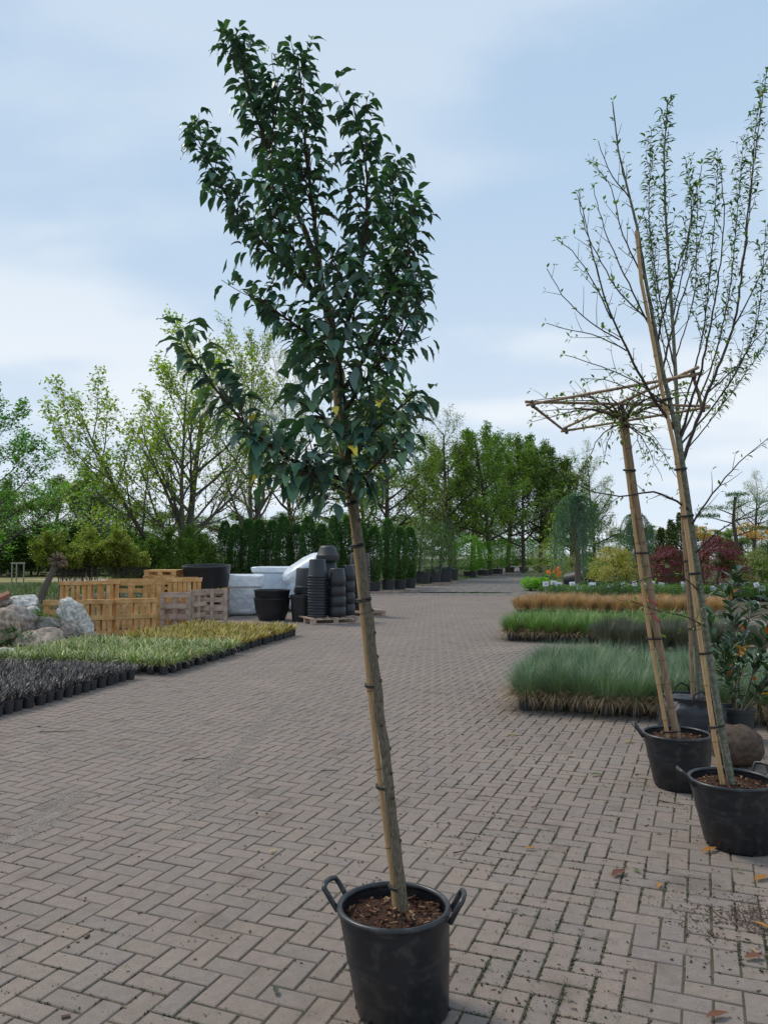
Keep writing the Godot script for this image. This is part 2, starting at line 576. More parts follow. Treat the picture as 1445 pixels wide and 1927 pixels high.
# face of the paving stones: cement skin with grains of gravel showing
func stone_picture() -> ImageTexture:
	var size := 1024
	var f := FastNoiseLite.new()
	f.seed = 102; f.frequency = 0.015; f.fractal_octaves = 5
	var g := f.get_seamless_image(size, size)
	f.seed = 103; f.frequency = 0.16; f.fractal_octaves = 2
	var g2 := f.get_seamless_image(size, size)
	var im := Image.create(size, size, false, Image.FORMAT_RGB8)
	for y in size:
		for x in size:
			var k := 0.74 + 0.18 * g.get_pixel(x, y).r + 0.3 * (g2.get_pixel(x, y).r - 0.5)
			im.set_pixel(x, y, Color(k, k * 0.99, k * 0.98).linear_to_srgb())
	var q := RandomNumberGenerator.new()
	q.seed = 104
	for i in 15000:
		var x := q.randi() % size
		var y := q.randi() % size
		# gravel shows in patches
		if g.get_pixel(x, y).r < 0.47 and q.randf() < 0.8:
			continue
		var s := q.randi_range(1, 4)
		var light := q.randf() < 0.68
		var k := q.randf_range(0.96, 1.0) if light else q.randf_range(0.42, 0.62)
		for b in s:
			for a in s + q.randi() % 2:
				im.set_pixel((x + a) % size, (y + b) % size, Color(k, k * 0.98, k * 0.95).linear_to_srgb())
	return ImageTexture.create_from_image(im)

# ---- trees
func grow(w: Mb, tips: Array, p: Vector3, d: Vector3, l: float, rad: float, lvl: int, prm: Dictionary) -> void:
	var segs: int = [9, 6, 4, 3][lvl]
	var pts := PackedVector3Array([p])
	var rads := PackedFloat32Array([rad])
	var wob: float = prm.wob[lvl]
	var trop: float = prm.trop[lvl]
	for i in segs:
		d = (d + Vector3(r(-wob, wob), r(-wob, wob), r(-wob, wob)) + Vector3.UP * (trop / segs)).normalized()
		p += d * (l / segs)
		pts.append(p)
		rads.append(maxf(rad * (1.0 - 0.82 * (i + 1.0) / segs), 0.004))
	w.tube(pts, rads, [7, 5, 4, 3][lvl], vary(prm.wood, 0.15), false)
	if lvl == 3:
		for i in range(1, pts.size()):
			tips.append([pts[i], d])
		return
	var n: int = prm.count[lvl]
	var az := r(0, TAU)
	for i in n:
		var t0: float = prm.start[lvl]
		var t := t0 + (1.0 - t0) * (i + r(0.1, 0.9)) / n
		var at := t * segs
		var k := mini(int(at), segs - 1)
		var q := pts[k].lerp(pts[k + 1], at - k)
		var dir := (pts[k + 1] - pts[k]).normalized()
		az += 2.4 + r(-0.5, 0.5)
		var s := dir.cross(Vector3.RIGHT if absf(dir.x) < 0.8 else Vector3.FORWARD).normalized().rotated(dir, az)
		var ang: float = prm.ang[lvl] * r(0.75, 1.2) * lerpf(1.15, 0.75, t)
		var nd := dir * cos(ang) + s * sin(ang)
		var nl: float = l * prm.ratio[lvl] * lerpf(1.0, prm.taper[lvl], (t - t0) / (1.0 - t0)) * r(0.75, 1.15)
		grow(w, tips, q, nd, nl, maxf(rads[k] * prm.thin, 0.005), lvl + 1, prm)

func tree_shape(seed_: int, prm: Dictionary) -> Dictionary:
	rng.seed = seed_
	var w := Mb.new()
	var tips := []
	grow(w, tips, Vector3(0, -0.1, 0), Vector3.UP, prm.trunk, prm.rad, 0, prm)
	for k in prm.get("stems", 0):
		grow(w, tips, Vector3(r(-0.2, 0.2), -0.1, r(-0.2, 0.2)), Vector3(r(-0.55, 0.55), 1, r(-0.55, 0.55)).normalized(), prm.trunk * r(0.7, 0.95), prm.rad * 0.7, 0, prm)
	var f := Mb.new()
	var lo: float = prm.leaf[0]
	var hi: float = prm.leaf[1]
	var top := 0.0
	for t in tips:
		top = maxf(top, t[0].y)
	for t in tips:
		if t[0].y < top * prm.get("clear", 0.0):
			continue
		for k in prm.per_tip:
			if rng.randf() > prm.get("fill", 1.0):
				continue
			var o: Vector3 = t[0] + Vector3(r(-1, 1), r(-1, 1), r(-1, 1)) * prm.puff
			var l := r(lo, hi)
			var d := Vector3(r(-1, 1), r(-0.9, 0.6), r(-1, 1)).normalized()
			f.flake(o, d, Vector3(r(-0.5, 0.5), 1, r(-0.5, 0.5)).normalized(), l, l * 0.62, vary(prm.cols[rng.randi() % prm.cols.size()], 0.22))
	var wm := w.mesh()
	var fm := f.mesh()
	return {"wood": wm, "leaves": fm, "box": wm.get_aabb().merge(fm.get_aabb())}

func tree(called: String, label: String, group: String, s: Dictionary, at: Vector3, hgt: float, wid: float, turn: float, leaf_m: Material, lean := 0.0) -> Node3D:
	var o := thing(called, label, "tree", at + Vector3(0, -0.05, 0), turn, group)
	var b: AABB = s.box
	var k := Vector3(wid / maxf(b.size.x, b.size.z), hgt / (b.position.y + b.size.y), wid / maxf(b.size.x, b.size.z))
	var wd := part(o, "trunk", s.wood, M.far_wood)
	var cr := part(o, "crown", s.leaves, leaf_m)
	wd.scale = k
	cr.scale = k
	o.rotation.z = lean
	return o

func tree_line() -> void:
	var wood := Color(0.085, 0.075, 0.058)
	var grey := Color(0.13, 0.12, 0.095)
	# shapes: upswept sparse, spreading oak, dense young, pale twiggy
	var up := {"trunk": 9.0, "rad": 0.17, "wob": [0.05, 0.09, 0.13, 0.2], "trop": [0.1, 0.55, 0.4, 0.25], "count": [17, 10, 6], "start": [0.14, 0.2, 0.2], "ang": [0.85, 0.6, 0.7], "ratio": [0.62, 0.38, 0.42], "taper": [0.42, 0.45, 0.6], "thin": 0.55, "wood": grey, "leaf": [0.09, 0.2], "per_tip": 3, "puff": 0.16, "fill": 0.5, "cols": [Color(0.24, 0.26, 0.06), Color(0.19, 0.24, 0.055), Color(0.28, 0.27, 0.07), Color(0.15, 0.21, 0.05)]}
	var s_up := tree_shape(3, up)
	var up2 := up.duplicate(); up2.fill = 0.42; up2.stems = 2
	var s_up2 := tree_shape(14, up2)
	var oak := {"trunk": 11.0, "rad": 0.25, "wob": [0.04, 0.13, 0.18, 0.25], "trop": [0.05, 0.5, 0.3, 0.2], "count": [20, 11, 6], "start": [0.22, 0.25, 0.2], "ang": [1.25, 0.75, 0.75], "ratio": [0.5, 0.42, 0.42], "taper": [0.5, 0.5, 0.6], "thin": 0.5, "wood": wood, "leaf": [0.14, 0.3], "per_tip": 3, "puff": 0.25, "fill": 0.85, "cols": [Color(0.16, 0.21, 0.045), Color(0.125, 0.185, 0.04), Color(0.19, 0.215, 0.05)]}
	var s_oak := tree_shape(21, oak)
	var oak2 := oak.duplicate(); oak2.per_tip = 4; oak2.fill = 0.8; oak2.puff = 0.3; oak2.cols = [Color(0.125, 0.165, 0.05), Color(0.155, 0.185, 0.058), Color(0.105, 0.14, 0.045)]
	var s_dense := tree_shape(34, oak2)
	var pale := oak.duplicate(); pale.fill = 0.45; pale.per_tip = 3; pale.cols = [Color(0.22, 0.22, 0.10), Color(0.18, 0.20, 0.09), Color(0.24, 0.21, 0.11)]
	pale.leaf = [0.08, 0.18]
	var s_pale := tree_shape(47, pale)
	var young := {"trunk": 6.2, "rad": 0.10, "wob": [0.05, 0.12, 0.18, 0.25], "trop": [0.05, 0.35, 0.2, 0.0], "count": [18, 9, 6], "start": [0.2, 0.2, 0.15], "ang": [1.05, 0.75, 0.75], "ratio": [0.5, 0.42, 0.45], "taper": [0.4, 0.5, 0.6], "thin": 0.5, "wood": wood, "leaf": [0.07, 0.14], "per_tip": 4, "puff": 0.13, "fill": 0.85, "cols": [Color(0.10, 0.20, 0.035), Color(0.13, 0.235, 0.04), Color(0.075, 0.15, 0.03)]}
	var s_young := tree_shape(52, young)
	M.shapes = {"up": s_up, "up2": s_up2, "oak": s_oak, "dense": s_dense, "pale": s_pale, "young": s_young}
	var lm: Material = M.leaf
	# left to right
	tree("maple_tree", "fresh green young tree with dark trunk at the edge of the boulder heap", "", s_young, Vector3(-11.772, 0.665, -24) * Vector3(1, 0, 1), 7.0, 5.4, 0.3, lm)
	tree("poplar_tree", "tall sparse yellow-green tree with many upswept stems behind the pallets", "", s_up2, Vector3(-9.473, 1.55, -38) * Vector3(1, 0, 1), 14.4, 12.0, 1.1, leafmat(Color(2.2, 2.0, 1.6), 0.55, 0.95))
	tree("poplar_tree", "yellow-leaved upright tree beside the many-stemmed one", "", s_up, Vector3(-7.248, 1.55, -43) * Vector3(1, 0, 1), 15.2, 7.6, 2.2, leafmat(Color(1.94, 1.69, 1.19), 0.55, 0.9))
	tree("poplar_tree", "thin pale tree rising behind the clipped hedge columns", "", s_pale, Vector3(-6.105, 1.55, -52) * Vector3(1, 0, 1), 16.5, 7.5, 0.7, lm)
	tree("oak_tree", "yellowish oak just beginning to leaf behind the staked trunk", "", s_oak, Vector3(0.185, 1.55, -50) * Vector3(1, 0, 1), 13.0, 9.0, 1.9, leafmat(Color(1.88, 1.75, 1.38), 0.55, 0.9))
	tree("oak_tree", "slim bare-stemmed oak between two thick trunks by the road", "", s_pale, Vector3(2.725, 1.55, -60) * Vector3(1, 0, 1), 11.0, 6.0, 3.9, lm)
	tree("oak_tree", "tallest roadside oak with greyish unopened crown", "", s_pale, Vector3(5.235, 1.55, -62) * Vector3(1, 0, 1), 14.8, 10.5, 0.2, leafmat(Color(1.50, 1.50, 1.62), 0.55, 0.9))
	tree("oak_tree", "olive green oak with a low spreading crown beside the tallest oak", "", s_oak, Vector3(5.928, 1.55, -66) * Vector3(1, 0, 1), 11.0, 10.0, 4.2, lm)
	tree("oak_tree", "mid green oak with dark trunk beside the road", "", s_oak, Vector3(8.322, 1.55, -62) * Vector3(1, 0, 1), 12.3, 8.6, 2.7, leafmat(Color(1.44, 1.56, 1.38), 0.55, 0.9))
	tree("oak_tree", "dense dark green oak where the road bends away", "", s_dense, Vector3(12.01, 1.55, -68) * Vector3(1, 0, 1), 12.4, 8.4, 3.3, lm)
	tree("oak_tree", "rounded dense oak beyond the weeping cedar", "", s_dense, Vector3(16.057, 1.55, -74) * Vector3(1, 0, 1), 11.2, 7.5, 5.1, leafmat(Color(1.88, 1.75, 1.50), 0.55, 0.9))
	tree("ash_tree", "pale loose tree showing behind the bamboo-staked trunks", "", s_pale, Vector3(20.861, 1.55, -78) * Vector3(1, 0, 1), 13.2, 8.5, 1.3, lm)
	tree("ash_tree", "bare twiggy tree on the skyline above the maples", "", s_pale, Vector3(28.888, 1.55, -62) * Vector3(1, 0, 1), 8.6, 7.5, 4.4, lm)
	tree("oak_tree", "spreading oak with dark low limbs behind the left end of the hedge", "", s_pale, Vector3(-7.605, 1.55, -47) * Vector3(1, 0, 1), 11.5, 9.5, 5.6, leafmat(Color(1.7, 1.6, 1.2), 0.55, 0.9))
	tree("oak_tree", "broad olive oak filling the gap behind the two thickest roadside trunks", "", s_oak, Vector3(8.463, 1.55, -76) * Vector3(1, 0, 1), 14.0, 12.0, 1.0, leafmat(Color(1.5, 1.5, 1.3), 0.55, 0.9))
	tree("oak_tree", "leafy green oak crowded between the dense dark ones", "", s_oak, Vector3(11.263, 1.55, -72) * Vector3(1, 0, 1), 13.0, 10.0, 5.9, leafmat(Color(1.3, 1.5, 1.2), 0.55, 0.9))
	tree("oak_tree", "full green oak between the road's bend and the weeping cedar", "", s_dense, Vector3(14.021, 1.55, -71) * Vector3(1, 0, 1), 12.2, 8.0, 0.5, leafmat(Color(1.7, 1.7, 1.5), 0.55, 0.9))
	tree("oak_tree", "olive brown oak behind the weeping cedar's crown", "", s_oak, Vector3(16.649, 1.55, -70) * Vector3(1, 0, 1), 10.6, 8.5, 2.0, leafmat(Color(1.6, 1.4, 1.1), 0.55, 0.9))
	tree("oak_tree", "loose yellow green oak behind the last hedge columns", "", s_oak, Vector3(-1.268, 1.55, -58) * Vector3(1, 0, 1), 13.5, 9.0, 3.1, leafmat(Color(1.8, 1.65, 1.2), 0.55, 0.9))
	# a far belt of trees seen between the trunks
	var far_spots := [[10, 70, 8.5, 11], [95, 76, 9.6, 12], [165, 64, 9.2, 9], [235, 74, 7.8, 11], [320, 88, 7.0, 13], [430, 92, 6.8, 14], [545, 96, 7.0, 14], [650, 100, 7.0, 14], [745, 104, 7.2, 15], [830, 100, 7.5, 14], [905, 104, 7.0, 13], [1080, 98, 8.0, 13], [1180, 104, 6.0, 12], [1290, 92, 5.5, 12], [1390, 98, 5.2, 12], [1480, 86, 6.0, 11]]
	for i in far_spots.size():
		var s: Array = far_spots[i]
		var x: float = (s[0] - 722.5) / 1484.0 * s[1]
		var o := tree("far_tree", "distant green tree in the belt beyond the road and meadow", "far belt of trees", s_dense, Vector3(x, 0, -s[1]), s[2], s[3], i * 1.7, lm)
	# loose shrubs and small trees that close the view under the crowns
	var bush := {"trunk": 2.6, "rad": 0.035, "wob": [0.12, 0.2, 0.25, 0.3], "trop": [0.05, 0.3, 0.2, 0.0], "count": [13, 8, 5], "start": [0.12, 0.15, 0.15], "ang": [0.8, 0.8, 0.8], "ratio": [0.5, 0.45, 0.45], "taper": [0.6, 0.6, 0.6], "thin": 0.6, "wood": grey, "stems": 4, "leaf": [0.06, 0.12], "per_tip": 3, "puff": 0.1, "fill": 0.9, "cols": [Color(0.10, 0.15, 0.03), Color(0.13, 0.175, 0.035), Color(0.075, 0.115, 0.025)]}
	var s_bush := tree_shape(63, bush)
	var gold := bush.duplicate(); gold.start = [0.45, 0.3, 0.2]; gold.stems = 6; gold.clear = 0.5; gold.cols = [Color(0.17, 0.175, 0.03), Color(0.12, 0.145, 0.028), Color(0.22, 0.20, 0.04)]
	var s_gold := tree_shape(71, gold)
	M.shapes.bush = s_bush
	M.shapes.gold = s_gold
	for a in [[118, 27, 2.55, 2.3], [170, 28, 2.7, 2.4], [228, 27.5, 2.6, 2.3]]:
		var x: float = (a[0] - 722.5) / 1484.0 * a[1]
		var o := tree("multistem_shrub", "golden green many-stemmed shrub standing behind the pallet bins", "golden shrubs behind the pallets", s_gold, Vector3(x, 0, -a[1]), a[2], a[3], a[0] * 0.7, lm)
		o.set_meta("category", "shrub")
	for a in [[300, 33, 3.0, 2.6], [345, 36, 3.3, 2.6], [395, 34, 2.9, 2.4], [255, 37, 3.0, 3.0]]:
		var x: float = (a[0] - 722.5) / 1484.0 * a[1]
		var o := tree("loose_shrub", "loose olive green shrub beside the end of the clipped hedge", "loose shrubs beside the hedge", s_bush, Vector3(x, 0, -a[1]), a[2], a[3], a[0] * 0.31, lm)
		o.set_meta("category", "shrub")
	for a in [[5, 46, 4.2, 4.5], [60, 50, 4.5, 5.0], [125, 48, 4.6, 5.0], [190, 52, 4.2, 5.0], [250, 50, 4.0, 5.0]]:
		var x: float = (a[0] - 722.5) / 1484.0 * a[1]
		var o := tree("hedge_shrub", "dark green shrub in the hedge across the meadow", "shrubs across the meadow", s_bush, Vector3(x * (a[1] + 12.0) / a[1], 0, -a[1] - 12), a[2] * 1.05, a[3] * 1.7, a[0] * 0.31, leafmat(Color(1.25, 1.50, 1.25), 0.55, 0.7))
		o.set_meta("category", "shrub")
	# pollarded stump with a knobbly head
	var st := thing("pollard_willow", "leaning pollarded willow trunk with a knobbly cut head", "tree", Vector3(-11.22, 0, -25.72))
	var m := Mb.new()
	var top := Vector3(0.62, 1.35, 0)
	m.tube(PackedVector3Array([Vector3(0, -0.1, 0), Vector3(0.18, 0.45, 0), Vector3(0.42, 0.95, 0), top]), PackedFloat32Array([0.14, 0.11, 0.095, 0.1]), 10, Color(0.17, 0.145, 0.125), true)
	part(st, "trunk", m.mesh(), M.far_wood)
	var hd := Mb.new()
	rng.seed = 5
	for i in 90:
		var d := Vector3(r(-1, 1), r(-0.6, 1), r(-1, 1)).normalized()
		hd.tube(PackedVector3Array([top, top + d * r(0.2, 0.34)]), PackedFloat32Array([0.045, 0.028]), 5, vary(Color(0.24, 0.17, 0.12), 0.35), true)
	part(st, "knobbly_head", hd.mesh(), M.far_wood)
	# frames of tree stakes in the meadow
	for a in [[25, 40], [165, 42]]:
		var x: float = (a[0] - 722.5) / 1484.0 * a[1]
		var o := thing("tree_stake_frame", "pale wooden stake frame out on the meadow", "stake", Vector3(x, -0.05, -a[1]), 0.3, "stake frames on the meadow")
		var q := Mb.new()
		q.tube(PackedVector3Array([Vector3(0, 0, 0), Vector3(0, 1.25, 0)]), PackedFloat32Array([0.04, 0.035]), 7, Color(0.34, 0.31, 0.27))
		var post := q.mesh()
		for k in 3:
			var e := part(o, "post", post, M.far_wood)
			e.position = Vector3([0.0, 0.55, 0.28][k], 0, [0.0, 0.0, 0.5][k])
		var q2 := Mb.new()
		q2.box(Vector3(0.28, 1.2, 0.05), Vector3(0.33, 0.04, 0.012), Basis(), Color(0.4, 0.37, 0.32))
		part(o, "crossbar", q2.mesh(), M.far_wood)
	# street lamp behind the hedge
	var lp := thing("street_lamp", "slender lamp post with a flat shade rising behind the hedge", "lamp", Vector3(-6.25, 0, -46))
	var lq := Mb.new()
	lq.tube(PackedVector3Array([Vector3(0, -0.1, 0), Vector3(0, 3.55, 0)]), PackedFloat32Array([0.06, 0.045]), 10, Color(0.3, 0.31, 0.3))
	part(lp, "post", lq.mesh(), M.far_wood)
	var lh := Mb.new()
	lh.lathe(PackedVector2Array([Vector2(0.0, 3.55), Vector2(0.12, 3.56), Vector2(0.15, 3.68), Vector2(0.42, 3.72), Vector2(0.40, 3.78), Vector2(0.1, 3.86), Vector2(0.0, 3.87)]), 20, Color(0.36, 0.38, 0.38))
	part(lp, "lamp_head", lh.mesh(), M.far_wood)

# black round container; origin at its base, rim height h
func pot_body(rt: float, rb: float, h: float, lean := Vector2.ZERO, segs := 40) -> ArrayMesh:
	var m := Mb.new()
	var w := rt * 0.04
	m.lathe(PackedVector2Array([Vector2(0.0, 0.003), Vector2(rb - 0.012, 0.0), Vector2(rb, 0.014), Vector2(rt - w, h - 0.03), Vector2(rt - w, h - 0.012)]), segs, WHITE, lean)
	m.lathe(PackedVector2Array([Vector2(rt - w * 1.6, h - 0.004), Vector2(rt - w * 2.0, h * 0.75), Vector2(rt - w * 2.6, h * 0.5)]), segs, WHITE, lean)
	return m.mesh()

func pot_rim(rt: float, h: float, lean := Vector2.ZERO, tube_r := 0.011, segs := 48) -> ArrayMesh:
	var m := Mb.new()
	var pr := PackedVector2Array()
	for i in 11:
		var a := -PI * 0.5 + TAU * i / 10.0
		pr.append(Vector2(rt - tube_r + cos(a) * tube_r, h - tube_r + sin(a) * tube_r))
	m.lathe(pr, segs, WHITE, lean)
	return m.mesh()

func soil_disc(rad: float, seed_: int, y: float, shift: Vector3, amp := 0.02, chips := 160) -> Array:
	rng.seed = seed_
	var m := Mb.new()
	var rings := 14
	var segs := 36
	for i in rings + 1:
		for j in segs:
			var a := TAU * j / segs
			var q := rad * i / rings
			var p := Vector3(cos(a) * q, 0, sin(a) * q)
			p.y = noise.get_noise_3d(p.x * 900.0 + seed_, 0, p.z * 900.0) * amp + amp * 0.8 * (1.0 - float(i) / rings)
			m.vert(p + shift + Vector3(0, y, 0), Vector3.UP, WHITE)
	for i in rings:
		for j in segs:
			var a := i * segs + j
			var b := i * segs + (j + 1) % segs
			m.tri(a, a + segs, b)
			m.tri(b, a + segs, b + segs)
	m.smooth()
	for i in m.n.size():
		if m.n[i].y < 0:
			m.n[i] = -m.n[i]
	for i in range(0, m.ix.size(), 3):
		var e := (m.v[m.ix[i + 2]] - m.v[m.ix[i]]).cross(m.v[m.ix[i + 1]] - m.v[m.ix[i]])
		if e.y < 0:
			var t := m.ix[i + 1]
			m.ix[i + 1] = m.ix[i + 2]
			m.ix[i + 2] = t
	var c := Mb.new()
	for i in chips:
		var a := r(0, TAU)
		var q := rad * sqrt(rng.randf()) * 0.96
		var o := Vector3(cos(a) * q, y + amp * 0.7 * (1.0 - q / rad) + r(0.0, amp * 0.5), sin(a) * q) + shift
		var col: Color = [Color(0.12, 0.05, 0.03), Color(0.05, 0.025, 0.016), Color(0.20, 0.10, 0.055), Color(0.30, 0.2, 0.11)][rng.randi() % 4]
		var d := Vector3(r(-1, 1), r(-0.3, 0.5), r(-1, 1)).normalized()
		c.box(o, Vector3(r(0.002, 0.005), r(0.0015, 0.003), r(0.004, 0.013)), Basis.looking_at(d, Vector3.UP), vary(col, 0.3))
	return [m.mesh(), c.mesh()]

func handle(rt: float, h: float, at: float, lean := Vector2.ZERO, k := 1.0) -> ArrayMesh:
	var m := Mb.new()
	var pts := PackedVector3Array()
	var rads := PackedFloat32Array()
	for q in [[-0.24, 0.0, -0.035], [-0.235, 0.016, -0.008], [-0.22, 0.034, 0.022], [-0.2, 0.044, 0.036], [-0.1, 0.047, 0.041], [0.0, 0.048, 0.042], [0.1, 0.047, 0.041], [0.2, 0.044, 0.036], [0.22, 0.034, 0.022], [0.235, 0.016, -0.008], [0.24, 0.0, -0.035]]:
		var a: float = at + q[0] * k
		var y: float = h + q[2]
		pts.append(Vector3(cos(a) * (rt + q[1]) + lean.x * y, y, sin(a) * (rt + q[1]) + lean.y * y))
		rads.append(0.0095)
	m.tube(pts, rads, 8, WHITE)
	return m.mesh()

func container(o: Node3D, rt: float, rb: float, h: float, lean: Vector2, handles: Array, soil_seed: int, soil_y: float, shift_soil := Vector3.ZERO) -> void:
	var p := part(o, "pot", pot_body(rt, rb, h, lean), M.black_plastic)
	part(p, "rim", pot_rim(rt, h, lean), M.black_plastic)
	for a in handles:
		part(p, "handle", handle(rt, h, a, lean), M.black_plastic)
	var hm := Mb.new()
	for j in 9:
		var a := TAU * (j + 0.3) / 9.0
		var d := Vector3(cos(a), 0, sin(a))
		var b := d * (rb + 0.001) + Vector3(0, 0.022, 0)
		hm.tube(PackedVector3Array([b - d * 0.01, b + d * 0.004]), PackedFloat32Array([0.0075, 0.006]), 12, WHITE, false)
	part(p, "drain_grommets", hm.mesh(), M.black_plastic)
	var s := soil_disc(rt * 0.93, soil_seed, soil_y, Vector3(lean.x * soil_y, 0, lean.y * soil_y) + shift_soil)
	var so := part(o, "soil", s[0], M.soil)
	part(so, "bark_chips", s[1], M.chip, "stuff")

func bamboo(pts: PackedVector3Array, rad: float, every: float, taper := 0.85) -> ArrayMesh:
	var m := Mb.new()
	var total := 0.0
	for i in pts.size() - 1:
		total += pts[i].distance_to(pts[i + 1])
	var c := Curve3D.new()
	for p in pts:
		c.add_point(p)
	var line := PackedVector3Array()
	var rads := PackedFloat32Array()
	var steps := int(total / 0.02) + 2
	for i in steps + 1:
		var s := total * i / steps
		line.append(c.sample_baked(s))
		var f := fposmod(s + 0.07, every)
		var k := lerpf(1.0, taper, s / total)
		rads.append(rad * k * (1.18 if f < 0.012 else (0.97 if f < 0.03 else 1.0)))
	m.tube(line, rads, 12, WHITE)
	# dark scar lines at the nodes
	var s := every - 0.07
	while s < total - 0.01:
		var a := c.sample_baked(s)
		var d := (c.sample_baked(minf(s + 0.01, total)) - a).normalized()
		var k := rad * lerpf(1.0, taper, s / total) * 1.2
		m.tube(PackedVector3Array([a - d * 0.0015, a + d * 0.0015]), PackedFloat32Array([k, k]), 12, Color(0.35, 0.3, 0.26))
		s += every
	return m.mesh()

# a strap wound round the points given, which lie in one plane
func strap(c: Vector3, ax: Vector3, wide: Vector3, a: float, b: float, thick := 0.003) -> ArrayMesh:
	var m := Mb.new()
	var side := ax.cross(wide).normalized()
	for k in 2:
		var pts := PackedVector3Array()
		var rads := PackedFloat32Array()
		for i in 25:
			var t := TAU * i / 24.0
			pts.append(c + ax * ((k - 0.5) * thick * 2.2 + sin(t) * 0.002) + wide * cos(t) * a + side * sin(t) * b)
			rads.append(thick)
		m.tube(pts, rads, 6, WHITE)
	return m.mesh()

# foliage filling a body of revolution: radius by height, leaves thickest near its skin
func leafy(seed_: int, count: int, h: float, rad: Callable, lo: float, hi: float, cols: Array, y0: float, lump := 0.18, droop := 0.2) -> ArrayMesh:
	rng.seed = seed_
	var m := Mb.new()
	for i in count:
		var t := rng.randf()
		var a := r(0, TAU)
		var deep := pow(rng.randf(), 2.2)
		var rr: float = rad.call(t) * (1.0 - 0.75 * deep)
		rr *= 1.0 + lump * 2.0 * noise.get_noise_3d(cos(a) * 70.0 + seed_ * 31.0, t * h * 110.0, sin(a) * 70.0)
		var p := Vector3(cos(a) * rr, y0 + t * h + r(-0.03, 0.03), sin(a) * rr)
		var out := Vector3(cos(a), r(-0.5, 0.9) - droop, sin(a))
		out = (out + Vector3(r(-0.7, 0.7), r(-0.3, 0.3), r(-0.7, 0.7))).normalized()
		var l := r(lo, hi)
		m.flake(p, out, Vector3(r(-0.6, 0.6), 1, r(-0.6, 0.6)).normalized(), l, l * 0.5, vary(cols[rng.randi() % cols.size()], 0.25))
	return m.mesh()

func stem(pts: PackedVector3Array, r0: float, r1: float, sides: int, col: Color) -> ArrayMesh:
	var m := Mb.new()
	var rads := PackedFloat32Array()
	for i in pts.size():
		rads.append(lerpf(r0, r1, float(i) / (pts.size() - 1)))
	m.tube(pts, rads, sides, col)
	return m.mesh()

func plain_pot(rt: float, rb: float, h: float, segs := 20) -> ArrayMesh:
	var m := Mb.new()
	m.lathe(PackedVector2Array([Vector2(0, 0.002), Vector2(rb, 0), Vector2(rt * 0.95, h * 0.88), Vector2(rt, h * 0.885), Vector2(rt, h), Vector2(rt * 0.94, h), Vector2(rt * 0.9, h * 0.86), Vector2(0, h * 0.85)]), segs, WHITE)
	return m.mesh()

